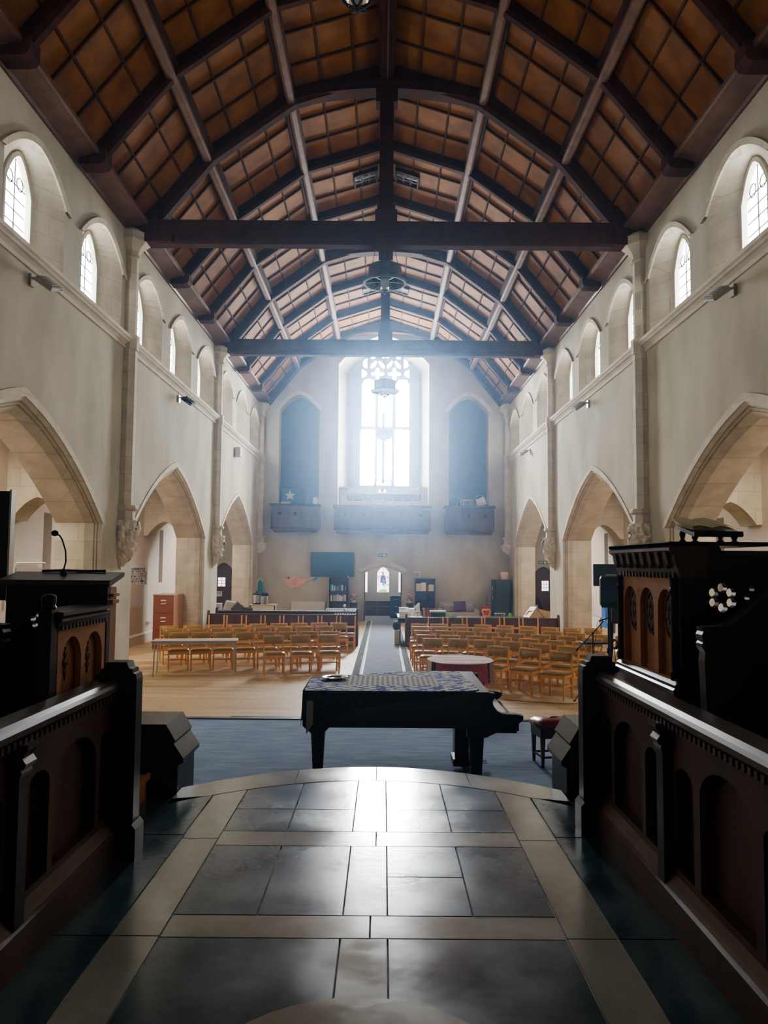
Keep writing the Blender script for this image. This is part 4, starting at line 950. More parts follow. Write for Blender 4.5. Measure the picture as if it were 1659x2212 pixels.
def tripod(name, label, loc, H, sp, group=None, r=.018):
    t = thing(name, label, 'stand', loc, 0, group)
    b = MB(); b.tube([(0, 0, .12), (0, 0, H)], r, 10); b.tube([(0, 0, H * .5), (0, 0, H * .56)], r * 1.7, 10); b.build('pole', 'blackpl', t)
    for k in range(3):
        a = 2 * PI * k / 3 + .5; b = MB(); b.tube([(0, 0, H * .42), (sp * math.cos(a), sp * math.sin(a), .015)], r * .6, 8); lg = b.build('leg', 'blackpl', t)
        b = MB(); b.ball((sp * math.cos(a), sp * math.sin(a), .015), .02, 8, 6, (1.3, 1.3, .7)); b.build('rubber_foot', 'blackpl', lg)
    return t
tripod('speaker_stand', 'black tripod stand carrying the loudspeaker beside the pulpit', (3.99, 13.7, 0), 1.60, .45)
t = thing('loudspeaker', 'black loudspeaker on a tall pole stand beside the pulpit', 'loudspeaker', (4.05, 13.7, 1.6), R(-20)); cab(t, .44, .36, .55, .285)
tripod('speaker_stand', 'black tripod stand carrying the farther loudspeaker half hidden by the pulpit', (4.62, 14.95, 0), 1.22, .28)
t = thing('loudspeaker', 'second black loudspeaker half hidden behind the pulpit edge', 'loudspeaker', (4.66, 14.95, 1.22), R(15)); cab(t, .40, .34, .56, .29)
t = thing('cable_coil', 'coiled black cable hanging on the loudspeaker pole', 'cable', (4.03, 13.66, .98))
b = MB()
for k in range(5): b.tube([(.04 + .055 * math.cos(j * PI / 8) + .004 * k, -.01 * k + .01, .075 * math.sin(j * PI / 8) - .006 * k) for j in range(16)], .006, 6, closed=True)
b.build('loop', 'blackpl', t)
b = MB(); b.tube([(.04, 0, -.07), (.06, -.03, -.35), (.10, -.05, -.7), (.16, -.06, -.965)], .006, 6); b.build('tail', 'blackpl', t)
t = tripod('microphone_stand', 'black boom microphone stand in front of the right chairs', (3.60, 13.3, 0), 1.19, .33, None, .011)
b = MB(); b.tube([(-.27, 0, .91), (0, -.015, 1.19), (.18, -.02, 1.40)], .009, 8); b.ball((0, -.01, 1.19), .024, 10, 8); b.tube([(-.29, 0, .89), (-.245, 0, .935)], .018, 8); b.build('boom', 'blackpl', t)
b = MB(); b.tube([(.10, -.02, 1.40), (.17, -.02, 1.42), (.24, -.02, 1.445)], .012, 8); b.ball((.27, -.02, 1.455), .026, 10, 8); b.build('microphone', 'blackpl', t)
b = MB(); b.tube([(.10, -.02, 1.40), (.07, -.02, 1.36), (.06, -.02, 1.2), (.02, -.02, 1.0), (.015, -.02, .3), (.02, -.05, .03), (-.5, -.1, .008), (-1.1, .1, .008), (-1.5, .25, .008)], .004, 6); b.build('cable', 'blackpl', t)
t = thing('keyboard_stand', 'low black keyboard rest on thin legs behind the microphone stand', 'stand', (3.72, 13.72, 0))
b = MB(); b.cbox((0, 0, .985), (.44, .26, .03), .005); b.build('tray', 'blackpl', t)
for x in (-.17, .17):
    b = MB(); b.tube([(x, .02, .97), (-x * .9, .02, .01)], .011, 8); b.build('leg', 'metal', t)
# ================================================================== THINGS FIXED TO THE WALLS AND ROOF
from mathutils import noise as NZ
def corbel(sx, y, big, label):
    t = thing('carved_corbel', label, 'corbel', (sx * 5.2, y, 0), 0, 'carved stone corbels under the wall shafts')
    k = 1 if big else .62; zt = 3.45
    o8 = lambda r, z: [(-sx * max(.004, .06 + r * math.cos(PI / 8 + i * PI / 4)), (1 if big else .75) * r * math.sin(PI / 8 + i * PI / 4), z) for i in range(8)]
    b = MB(); b.loft([o8(.24, zt - .30), o8(.22, zt - .27), o8(.2, zt - .22), o8(.2, zt - .10), o8(.26, zt - .06), o8(.27, zt - .02), o8(.24, zt + .02)]); b.build('capital', 'stone_trim', t)
    b = MB(); b.smooth = True; h = .92 if big else .42
    def f(u, v):
        a = u * 2 * PI; z = zt - .28 - h * v
        r = (.24 - .03 * v) * (1 - v ** 3.2) + .012
        p = Vector((math.cos(a) * 2.3 + y, math.sin(a) * 2.3 + sx, v * 5.2))
        n = (1 - 3.2 * abs(NZ.noise(p * 1.1))) * .55 + (1 - 3 * abs(NZ.noise(p * 2.1 + Vector((7, 1, 3))))) * .4 + .45 * math.sin(a * 2.5 + v * 11 + NZ.noise(p) * 4)
        r += (.075 * n) * (1 - v ** 4) * (.4 + .6 * min(1, v * 5))
        return (-sx * max(.004, .06 + r * math.cos(a)), r * (.95 if big else .7) * math.sin(a), z)
    b.grid(f, 84, 72); b.build('carving', 'stone_carved', t)
    b = MB(); q = 1 if big else .7; b.prism([(-.25 * q, zt - .3), (.25 * q, zt - .3), (.24 * q, zt - .3 - h * .6), (.12 * q, zt - .28 - h * .95), (0, zt - .3 - h * 1.04), (-.12 * q, zt - .28 - h * .95), (-.24 * q, zt - .3 - h * .6)], 'x', -sx * .03, -sx * .003); b.build('wall_mount', 'stone_trim', t)
nm = ['nearest arch pier', 'middle arch pier', 'far wall corner']
for sx, side in SIDES:
    for i, y in enumerate(PIER[1:]):
        corbel(sx, min(y, 31.68), i < 2, 'carved cream stone corbel on the %s, %s' % (nm[i], 'on the trestle table side' if sx < 0 else 'on the pulpit side'))
# floodlights under the string course
def flood(sx, y, z, kind, label):
    t = thing('floodlight', label, 'floodlight', (sx * 5.2, y, z), 0, 'floodlights under the string course')
    b = MB(); b.box(min(-sx * .04, -sx * .002), max(-sx * .04, -sx * .002), -.06, .06, -.06, .12); b.tube([(-sx * .04, 0, .06), (-sx * .15, -.02, .06)], .02, 8); b.build('bracket_mount', 'metal' if kind else 'grey_metal', t)
    b = MB(); b.xf = Matrix.Translation((-sx * .26, -.0, -.02)) @ Matrix.Rotation(-sx * R(35), 4, 'Y') @ Matrix.Rotation(R(20), 4, 'X')
    b.cbox((0, 0, 0), (.30, .24, .08), .012)
    for i in range(5): b.box(-.13 + i * .06, -.115 + i * .06, -.1, .1, .03, .06)
    h = b.build('housing', 'blackpl' if kind == 2 else 'grey_metal', t)
    g = MB(); g.xf = b.xf; g.box(-.125, .125, -.095, .095, -.046, -.04); g.build('glass_front', 'grey_metal' if kind == 2 else 'white', h)
    a = MB(); a.xf = b.xf; a.bar((-.15, -.13, 0), (-.15, .13, 0), .02); a.bar((.0, -.13, 0), (.16, -.13, .0), .015); a.bar((.0, .13, 0), (.16, .13, .0), .015); a.build('yoke', 'grey_metal', t)
flood(-1, 11.0, 6.42, 0, 'pale grey floodlight on the wall above the arch nearest the reading desk')
flood(-1, 19.1, 6.42, 2, 'black floodlight with a glass face on the wall above the trestle table')
flood(1, 11.2, 6.42, 0, 'pale grey floodlight on the wall above the arch nearest the pulpit')
flood(1, 19.35, 6.42, 1, 'pale grey floodlight above the middle arch behind the pulpit')
flood(1, 27.2, 6.36, 1, 'pale grey floodlight above the farthest arch on the pulpit side')
t = thing('wall_sensor', 'small white box fixed to the wall above the farthest left arch', 'wall box', (-5.2, 26.6, 6.2))
b = MB(); b.cbox((.11, 0, 0), (.20, .26, .34), .02); b.build('casing', 'white', t)
b = MB(); b.box(0, .02, -.06, .06, -.1, .1); b.build('plate', 'grey_metal', t)
# chandeliers: drum in a wide ring, on chains
def chandelier(x, y, z, ztop, label, detail=True):
    t = thing('chandelier', label, 'chandelier', (x, y, z), 0, 'bronze ring chandeliers')
    b = MB(); b.lathe([(.34, .10), (.36, .12), (.36, .40), (.34, .42), (.31, .42), (.32, .10), (.34, .10)], n=28, caps=False); b.build('drum', 'iron', t)
    b = MB(); b.tube([(.46 * math.cos(2 * PI * k / 36), .46 * math.sin(2 * PI * k / 36), .06) for k in range(36)], .03, 8, closed=True)
    b.lathe([(.47, .03), (.45, .09), (.36, .13), (.36, .10), (.42, .06), (.43, .03), (.47, .03)], n=36, caps=False); b.build('ring', 'iron', t)
    b = MB(); b.lathe([(.05, .45), (.05, 0), (.13, -.02), (.14, -.10), (.05, -.14), (.02, -.2)], n=16)
    for k in range(6): b.bar((.05 * math.cos(k * PI / 3), .05 * math.sin(k * PI / 3), .10), (.44 * math.cos(k * PI / 3), .44 * math.sin(k * PI / 3), .07), .03, .05)
    b.build('hub', 'iron', t)
    b = MB(); b.box(-.085, .085, -.22, -.20, -.10, .12); b.build('lamp_glass', 'grey_metal', t)
    b = MB(); b.box(-.09, .09, -.215, -.05, -.12, .14); b.build('lamp_box', 'metal', t)
    for k in range(3):
        a = 2 * PI * k / 3 + .5; b = MB()
        p = Vector((.44 * math.cos(a), .44 * math.sin(a), .08)); q = Vector((.10 * math.cos(a), .10 * math.sin(a), 1.48)); n = 26
        for i in range(n):
            c0 = p + (q - p) * (i / n); c1 = p + (q - p) * ((i + .9) / n); b.tube([c0, (c0 + c1) / 2 + Vector((0, .012 * (-1) ** i, 0)), c1], .007, 5)
        b.build('chain', 'iron', t)
    b = MB(); b.tube([(.11 * math.cos(2 * PI * k / 16), .11 * math.sin(2 * PI * k / 16), 1.5) for k in range(16)], .018, 6, closed=True); b.ball((0, 0, 1.42), .05, 10, 8); b.build('collar', 'iron', t)
    b = MB(); n = 30; H = ztop - z - 1.5
    for i in range(n):
        z0 = 1.5 + H * i / n; b.tube([(0, 0, z0), (.012 * (-1) ** i, .008, z0 + H / n * .5), (0, 0, z0 + H / n * .95)], .009, 5)
    b.build('hanging_chain', 'iron', t)
    return t
chandelier(-.02, 16.5, 8.45, 12.2, 'bronze ring chandelier hanging by the nearer tie beam')
chandelier(.0, 25.4, 8.05, 12.2, 'bronze ring chandelier silhouetted against the upper part of the tall window')
t = thing('globe_lamp', 'glass lantern in a black ring cut off by the top of the picture', 'lantern', (-.40, 9.6, 9.50))
b = MB(); b.smooth = True; b.ball((0, 0, .30), .20, 24, 14, (1, 1, .95)); b.build('glass_bowl', 'silver', t)
b = MB()
for k in range(3):
    a = k * PI / 3; b.tube([(.21 * math.cos(a) * math.cos(s * PI / 10), .21 * math.sin(a) * math.cos(s * PI / 10), .30 - .21 * math.sin(s * PI / 10)) for s in range(11)], .016, 6)
b.lathe([(.01, .03), (.03, .05), (.04, .08), (.03, .10)], n=12); b.build('cage', 'iron', t)
b = MB(); b.tube([(.0, 0, .49), (0, 0, 2.75)], .012, 6); b.tube([(.21 * math.cos(k * PI / 8), .21 * math.sin(k * PI / 8), .30) for k in range(16)], .02, 6, closed=True); b.build('hanger', 'iron', t)
t = thing('ceiling_hook', 'thin cable and round boss running down the middle of the roof ridge', 'cable', (0, 0, 0))
b = MB(); b.tube([(.04, 8.5, 12.13), (.02, 12.5, 12.13), (0, 16.5, 12.13)], .012, 6); b.build('cable', 'iron', t)
b = MB(); b.lathe([(.02, -.12), (.07, -.1), (.08, -.04), (.05, 0), (.02, .04)], (0, 16.5, 12.18), 14); b.build('boss', 'iron', t)
# ---- balconies on the far wall
def balcony(x0, x1, zt, zb, n, orn, label):
    t = thing('balcony', label, 'balcony', (0, 31.9, 0), 0, 'panelled balconies on the far wall')
    d = -.55
    b = MB(); P = [(.0, zb), (d + .12, zb), (d + .10, zb + .05), (d + .02, zb + .12), (d - .03, zb + .15), (d - .03, zb + .18), (d + .0, zb + .2), (0, zb + .2)]
    b.loft([[(x0 + (-.0 if p[1] > zb + .14 else .12 if p[1] < zb + .06 else .05), p[0], p[1]) for p in P], [(x1 - (-.0 if p[1] > zb + .14 else .12 if p[1] < zb + .06 else .05), p[0], p[1]) for p in P]]); b.build('base_moulding', 'balc', t)
    L = (x1 - x0 - .12) / n; hz = []
    for i in range(n): hz.append([(x0 + .06 + i * L + .05, zb + .28), (x0 + .06 + (i + 1) * L - .05, zb + .28), (x0 + .06 + (i + 1) * L - .05, zt - .2), (x0 + .06 + i * L + .05, zt - .2)])
    b = MB(); b.holed([(x0 + .02, zb + .2), (x1 - .02, zb + .2), (x1 - .02, zt - .1), (x0 + .02, zt - .1)], hz, 'y', d + .02, d + .06); b.box(x0 + .02, x1 - .02, d + .06, d + .09, zb + .2, zt - .1); b.build('front_panel', 'balc', t)
    for s in (x0 + .02, x1 - .06):
        b = MB(); b.box(s, s + .04, d + .09, 0, zb + .2, zt - .1); b.build('side_panel', 'balc', t)
    b = MB(); b.prism([(0.0, zt - .1), (d + .03, zt - .1), (d + .0, zt - .06), (d - .04, zt - .05), (d - .05, zt - .02), (d - .04, zt), (d + .12, zt), (d + .12, zt - .05), (0, zt - .05)], 'x', x0 - .02, x1 + .02); b.build('handrail', 'balc', t)
    for i in orn:
        cx = x0 + .06 + (i + .5) * L; b = MB()
        for k in range(6): b.ball((cx + .045 * math.cos(k * PI / 3), d + .055, (zt + zb) / 2 + .18 + .045 * math.sin(k * PI / 3)), .034, 8, 6, (1, .4, 1))
        b.build('rosette', 'dark', t)
balcony(-4.66, -2.62, 4.78, 3.62, 3, (0, 1, 2)[0:2], 'short panelled oak balcony under the dark niche above the fish artwork')
balcony(-2.06, 1.94, 4.74, 3.58, 5, (0, 1, 2, 3, 4), 'long panelled oak balcony beneath the tall traceried window')
balcony(2.48, 4.54, 4.74, 3.56, 3, (1, 2), 'short panelled oak balcony under the dark niche above the green cupboard')
b = MB(); b.prism([(-3.95 + r * math.cos(R(90 + 36 * k)), 5.18 + r * math.sin(R(90 + 36 * k))) for k, r in enumerate([.24, .10] * 5)], 'y', 32.10, 32.13)
tag(b.build('star_ornament', 'cream'), 'pale star ornament on a dark board in the left niche', 'star')
b = MB(); b.cbox((-3.85, 32.22, 5.12), (1.02, .05, .79), .03); b.box(-4.2, -3.4, 32.16, 32.26, 4.725, 4.76)
tag(b.build('display_board', 'navy'), 'dark blue board standing in the left niche behind the star', 'board')
b = MB(); b.loft([[(-4.12 + .22 * math.cos(2 * PI * k / 10), 32.06 + .08 * math.sin(2 * PI * k / 10), z) for k in range(10)] for z in (4.79, 4.86, 4.92)]); b.loft([[(-4.12 + .1 * math.cos(2 * PI * k / 10), 32.06 + .05 * math.sin(2 * PI * k / 10), z) for k in range(10)] for z in (4.725, 4.80)])
tag(b.build('bundle', 'cream'), 'pale bundle on the ledge below the star in the left niche', 'bundle')
b = MB(); b.loft([[(-2.88 + s * w, 32.1 + s2 * .05, z) for s, s2 in ((-1, -1), (1, -1), (1, 1), (-1, 1))] for w, z in ((.07, 4.725), (.05, 4.8), (.11, 4.95), (.09, 5.08), (.04, 5.12))])
tag(b.build('paper_spray', 'paper'), 'small pale crumpled spray at the right end of the left niche', 'ornament')
t = thing('window_bench', 'long dark bench back with pale slanting struts beneath the tall window', 'bench', (-.02, 32.3, 4.725))
b = MB(); b.cbox((0, 0, .44), (3.1, .10, .34), .04); b.build('back', 'balc', t)
for k in range(7):
    x = -1.32 + k * .42; b = MB(); b.bar((x - .03, -.09, .02), (x + .05, -.08, .36), .035, .03); b.bar((x - .03, -.09, .02), (x + .04, .06, .02), .03, .03); b.build('strut', 'palewood', t)
b = MB(); b.box(-1.5, 1.5, -.02, .16, .04, .08); b.build('seat', 'palewood', t)
t = thing('wall_lamp', 'pair of small bright spot bulbs below the foot of the tall window', 'lamp', (-.08, 32.98, 5.48))
b = MB(); b.box(-.2, .2, -.02, .02, -.01, .05); b.box(-.03, .03, -.04, -.0, .0, .12); b.build('bar', 'iron', t)
M['bulb'] = emat('warm_bulb', (1, .92, .85), 12)
for x in (-.11, .11):
    b = MB(); b.ball((x, -.05, .0), .05, 10, 8); b.build('bulb', 'bulb', t)
t = thing('standing_cross', 'tall dark processional cross with a broad head silhouetted against the window', 'cross', (-.05, 32.90, 5.62))
b = MB(); b.box(-.055, .055, -.05, .05, .22, 3.22); b.build('shaft', 'dark', t)
b = MB(); b.loft([[(x * 1.0, y, z) for x, y in ((-w, -.06), (w, -.06), (w, .06), (-w, .06))] for w, z in ((.10, 2.02), (.20, 2.10), (.33, 2.12), (.36, 2.28), (.30, 2.42), (.20, 2.50), (.1, 2.52))]); b.build('head', 'dark', t)
b = MB(); b.box(-.38, .38, -.07, .07, .19, .22); b.box(-.40, -.36, -.07, .07, 0, .22); b.box(.36, .40, -.07, .07, 0, .22); b.build('base_frame', 'dark', t)
# right niche oddments
t = thing('wooden_stool', 'pale wooden stool lying on the right niche ledge', 'stool', (3.48, 32.15, 4.726))
b = MB(); b.cbox((0, 0, .30), (.46, .26, .05), .01); b.box(-.28, .0, -.12, .12, .22, .245); b.build('seat', 'palewood', t)
for x in (-.12, .14):
    b = MB(); b.bar((x, 0, .28), (x * 1.3, 0, 0), .04); b.build('leg', 'palewood', t)
t = thing('wicker_basket', 'round-handled basket holding a white paper on the right niche ledge', 'basket', (4.02, 32.15, 4.726))
b = MB(); b.lathe([(.16, 0), (.24, .16), (.25, .2), (.22, .18), (.14, .02)], n=18); b.build('body', 'beige', t)
b = MB(); b.tube([(.25 * math.cos(R(a)), 0, .18 + .33 * math.sin(R(a))) for a in range(0, 181, 12)], .014, 6); b.build('handle', 'beige', t)
b = MB(); b.xf = Matrix.Translation((.03, -.26, .22)) @ Matrix.Rotation(R(-20), 4, 'Y'); b.box(-.19, .19, -.005, .005, -.15, .17); o = b.build('paper_sheet', 'paper'); o.location = (4.0, 32.1, 4.726); tag(o, 'white paper leaning on the basket in the right niche', 'paper')
b = MB(); b.loft([[(2.97 + w * math.cos(2 * PI * k / 8), 32.3 + .14 * math.sin(2 * PI * k / 8), z) for k in range(8)] for w, z in ((.20, 4.726), (.22, 4.9), (.18, 5.05), (.05, 5.12))])
tag(b.build('dark_sack', 'black'), 'dark rounded sack at the left end of the right niche', 'sack')
# ---- signs
FN = {'E': ['111', '100', '110', '100', '111'], 'X': ['101', '101', '010', '101', '101'], 'I': ['1', '1', '1', '1', '1'], 'T': ['111', '010', '010', '010', '010']}
def letters(b, text, x, z, h, y, dy=.004):
    u = h / 5
    for ch in text:
        g = FN[ch]
        for r, rowb in enumerate(g):
            for c_, bit in enumerate(rowb):
                if bit == '1': b.box(x + c_ * u * .95, x + (c_ + 1) * u * .95 + u * .02, y - dy, y, z + h - (r + 1) * u, z + h - r * u)
        x += (len(g[0]) + .8) * u * .95
    return x
def exitsign(x0, x1, z0, z1, y, arrow, label):
    t = thing('exit_sign', label, 'exit sign', (0, y, 0), 0, 'green exit signs')
    b = MB(); b.cbox(((x0 + x1) / 2, -.012, (z0 + z1) / 2), (x1 - x0, .022, z1 - z0), .004); b.build('plate', 'exit', t)
    h = (z1 - z0) * .56; b = MB(); xe = letters(b, 'EXIT', x0 + .03, z0 + (z1 - z0) * .22, h, -.0235); b.build('lettering', 'white', t)
    zc = (z0 + z1) / 2; w = x1 - xe
    b = MB(); b.box(xe + w * .06, xe + w * .42, -.027, -.0235, z0 + .02, z1 - .02); b.build('doorway_symbol', 'white', t)
    b = MB(); b.ball((xe + w * .22, -.029, zc + .025), .012, 8, 6, (1, .2, 1)); b.bar((xe + w * .16, -.029, zc - .04), (xe + w * .26, -.029, zc + .012), .014, .004); b.build('running_figure', 'exit', t)
    b = MB(); cx = xe + w * .70; a = h * .5; b.prism([(cx - a * .9, zc - a * .2), (cx, zc - a * .2), (cx, zc - a * .7), (cx + a * .8, zc), (cx, zc + a * .7), (cx, zc + a * .2), (cx - a * .9, zc + a * .2)], 'y', -.028, -.0235); b.build('arrow', 'white', t)
exitsign(-.25, .15, 2.64, 2.775, 31.9, 1, 'green exit sign over the moulded doorway in the far wall')
exitsign(6.40, 6.88, 2.38, 2.52, 31.9, 1, 'green exit sign above the plank door on the pulpit side')
t = thing('notice', 'plain white notice on the wall between the dark door and the corner', 'notice', (-5.91, 31.89, 1.945))
b = MB(); b.box(-.165, .165, -.008, 0, -.125, .125); b.build('sheet', 'paper', t)
b = MB(); b.box(-.12, -.09, -.0095, -.008, -.10, -.085)
for k in range(3): b.box(-.05, .03 + .02 * k, -.0095, -.008, -.05 + k * .01, -.047 + k * .01)
b.build('print', 'black', t)
t = thing('door_poster', 'white paper poster pinned low on the dark left door', 'poster', (-6.82, 31.985, 1.06))
b = MB(); b.box(-.14, .14, -.008, 0, -.11, .11); b.build('sheet', 'paper', t)
b = MB()
for k in range(5): b.box(-.10 + k * .04, -.075 + k * .04, -.0095, -.008, .01, .075)
b.bar((-.05, -.009, -.07), (.08, -.009, -.01), .01, .002); b.build('print', 'greycloth', t)
# ---- aisle wall pieces
t = thing('collage_picture', 'square collage picture of small bright coloured patches on the left aisle wall', 'picture', (-6.99, 21.9, 1.95))
b = MB(); b.box(0, .05, -.72, .72, -.26, .26); b.build('canvas', 'white', t)
cols = ['blue', 'pink', 'yellow', 'greycloth', 'teal', 'red', 'navy', 'cream', 'chalk']; random.seed(3)
b = MB()
for i in range(14):
    for j in range(7):
        if random.random() < .93:
            b.m = random.choice([3, 3, 3, 7, 7, 7, 8, 8, 8, 3, 0, 1, 2, 4, 5, 6]); y = -.69 + i * .099; z = -.24 + j * .069; b.box(.05, .053, y, y + random.uniform(.07, .097), z, z + random.uniform(.05, .067))
b.build('patches', cols, t)
t = thing('wall_rack', 'pinkish wooden board in a thin wire frame on the left aisle wall', 'rack', (-6.99, 15.1, 2.0))
b = MB(); b.box(0, .06, -.55, .60, -.5, .22); b.build('board', 'beige', t)
b = MB(); b.tube([(.07, y, z) for y, z in [(-.66, -.5)] + arc(-.54, .2, .12, 180, 90, 4) + arc(.58, .2, .12, 90, 0, 4) + [(.70, -.5)]], .018, 6); b.build('wire_frame', 'white', t)
b = MB(); b.box(.06, .075, -.52, .58, .02, .05); b.build('slat', 'pianowood', t)
t = thing('wall_socket', 'small white double socket low on the left aisle wall', 'socket', (-6.99, 23.0, .55))
b = MB(); b.cbox((.01, 0, 0), (.02, .3, .12), .004); b.build('plate', 'white', t)
b = MB(); b.box(.02, .024, -.12, -.02, -.04, .04); b.box(.02, .024, .02, .12, -.04, .04); b.build('outlets', 'grey_metal', t)
t = thing('wall_socket', 'small white socket low on the right aisle wall behind the chairs', 'socket', (6.985, 24.6, .3))
b = MB(); b.cbox((-.005, 0, 0), (.02, .26, .12), .004); b.build('plate', 'white', t)
b = MB(); b.box(-.019, -.015, -.1, -.02, -.04, .04); b.box(-.019, -.015, .02, .1, -.04, .04); b.build('outlets', 'grey_metal', t)
t = thing('blue_banner', 'bright blue banner with a dark tree figure behind the loudspeaker', 'banner', (6.90, 23.95, .42))
b = MB(); b.box(0, .03, -.5, .5, 0, .92); b.build('cloth', 'blue', t)
b = MB(); b.bar((-.004, 0, .2), (-.004, 0, .5), .006, .05)
for s in (-1, 1): b.bar((-.004, 0, .48), (-.004, s * .16, .68), .006, .04)
b.build('figure', 'navy', t)
b = MB()
for y, z in ((-.28, .70), (.25, .68), (-.2, .22), (.2, .25)): b.box(-.006, 0, y - .06, y + .06, z - .05, z + .05)
b.build('pale_patches', 'paper', t)
b = MB(); b.box(.0, .06, -.45, .45, -.42, .0); b.build('easel', 'palewood', t)
t = thing('leaning_board', 'cream board leaning on the right aisle wall below the shallow niche', 'board', (6.80, 25.3, 0))
b = MB(); b.xf = Matrix.Rotation(R(8), 4, 'Y'); b.box(0, .03, -.75, .9, 0.02, .72); b.build('panel', 'white', t)
b = MB(); b.xf = Matrix.Rotation(R(8), 4, 'Y'); b.box(-.008, 0, -.75, .9, .70, .73); b.box(-.008, 0, -.75, -.71, .02, .7); b.box(-.008, 0, .86, .9, .02, .7); b.build('edging', 'grey_metal', t)
b = MB(); aa = archline(26.2, .55, 1.38, .14, 8, lo=.85, k=.1); bb = archline(26.2, .47, 1.36, .12, 8, lo=.9, k=.1)
b.loft([[(6.998, p[0], p[1]) for p in aa + aa[:1]], [(6.975, p[0], p[1]) for p in bb + bb[:1]]], caps=False, closed=False)
st(b.build('trim_aisle_niche', 'aisle_wall'))
t = thing('wall_monitor', 'grey flat screen on a bracket behind the loudspeaker', 'screen', (4.55, 15.4, 0))
b = MB(); b.cbox((0, 0, 2.16), (.72, .05, .42), .01); b.build('screen', 'screen', t)
b = MB(); b.box(-.365, .365, -.032, -.026, 1.94, 1.965); b.box(-.365, .365, -.032, -.026, 2.355, 2.375); b.build('bezel', 'blackpl', t)
b = MB(); b.box(-.03, .03, .03, .07, .02, 2.2); b.box(-.25, .25, -.1, .2, 0, .02); b.build('stand', 'blackpl', t)
# ================================================================== FAR END OF THE NAVE
def pew(x0, x1, y, h, label, face=1):
    t = thing('pew', label, 'pew', (0, y, 0), 0, 'long dark pews')
    b = MB(); b.loft([[(x, -.03 + o, .12), (x, .01 + o, .12), (x, .05 + o, h), (x, .01 + o, h)] for x, o in ((x0, 0), (x1, 0))]); b.build('back', 'oak_dk', t)
    b = MB(); b.box(x0, x1, -.03, .08, h, h + .035); b.box(x0, x1, -.02, .0, h * .55, h * .6); b.build('top_rail', 'rail' if face else 'dark', t)
    b = MB(); b.box(x0, x1, .04, .44, .41, .45); b.box(x0, x1, .40, .43, .30, .41); b.build('seat', 'dark', t)
    for x in (x0, x1):
        b = MB(); b.prism([(-.1, 0), (-.08, h - .1), (-.06, h + .02), (-.04, h + .10), (.0, h + .13), (.05, h + .10), (.07, h + .02), (.12, h * .75), (.30, .62), (.45, .60), (.46, 0)], 'x', x - .03, x + .03); b.build('end_panel', 'oak_dk', t)
    return t
pew(-5.0, -.75, 22.15, .86, 'long dark pew behind the bare-post chairs left of the aisle carpet')
pew(-5.0, -.78, 23.25, .88, 'second long dark pew behind the first, left of the aisle carpet')
pew(.66, 5.0, 22.10, .80, 'long dark pew behind the bare-post chairs right of the aisle carpet')
# -- left corner
def cushion(name, loc, rot, mtl, label, s=(.44, .42, .14), group=None):
    b = MB(); b.smooth = True
    b.grid(lambda u, v: ((u - .5) * s[0], (v - .5) * s[1], s[2] / 2 * (1 - (2 * u - 1) ** 4) ** .5 * (1 - (2 * v - 1) ** 4) ** .5), 10, 10)
    b.grid(lambda u, v: ((u - .5) * s[0], (v - .5) * s[1], -s[2] / 2 * (1 - (2 * u - 1) ** 4) ** .5 * (1 - (2 * v - 1) ** 4) ** .5), 10, 10)
    o = b.build(name, mtl); o.location = loc; o.rotation_euler = rot; return tag(o, label, 'cushion', group)
cushion('cushion', (-5.70, 26.12, .80), (R(65), 0, R(10)), 'greycloth', 'left of two grey cushions propped up behind the left pew', (.5, .42, .16), 'grey cushions behind the left pew')
cushion('cushion', (-5.14, 26.12, .86), (R(65), R(10), R(-8)), 'greycloth', 'right of two grey cushions propped up behind the left pew', (.5, .42, .16), 'grey cushions behind the left pew')
cushion('cushion', (-4.86, 25.88, .83), (R(72), R(38), 0), 'browncloth', 'dark brown cushion tilted on its corner beside the grey ones', (.36, .36, .14))
t = thing('sofa', 'dark grey sofa behind the left pew with cushions on it', 'sofa', (-5.35, 26.3, 0))
b = MB(); b.cbox((0, 0, .36), (1.7, .7, .28), .05); b.build('seat', 'browncloth', t)
b = MB(); b.cbox((0, .34, .58), (1.7, .16, .5), .05); b.build('back', 'browncloth', t)
for x in (-.8, .8):
    b = MB(); b.cbox((x, 0, .4), (.16, .75, .5), .05); b.build('arm', 'browncloth', t)
    b = MB(); b.box(x - .03, x + .03, -.3, .3, 0, .22); b.build('leg', 'dark', t)
t = thing('cabinet', 'tall reddish brown drawer cabinet against the left arch pier', 'cabinet', (-5.97, 21.0, 0))
b = MB(); b.m = 1; b.box(-.28, .28, 0, 1.0, 0.0, 1.45); b.build('carcass', ['cab', 'cab_side'], t)
b = MB(); b.box(-.29, .29, -.02, 1.01, 1.45, 1.475); b.build('top', 'beige', t)
for k in range(3):
    b = MB(); b.box(-.275, .275, -.018, 0, .04 + k * .47, .04 + k * .47 + .45); dr = b.build('drawer', 'cab', t)
    b = MB(); b.tube([(-.07, -.018, .30 + k * .47), (-.05, -.04, .28 + k * .47), (.05, -.04, .28 + k * .47), (.07, -.018, .30 + k * .47)], .008, 6); b.build('handle', 'metal', dr)
    b = MB(); b.box(-.07, .07, -.022, -.018, .36 + k * .47, .39 + k * .47); b.build('label_plate', 'white', dr)
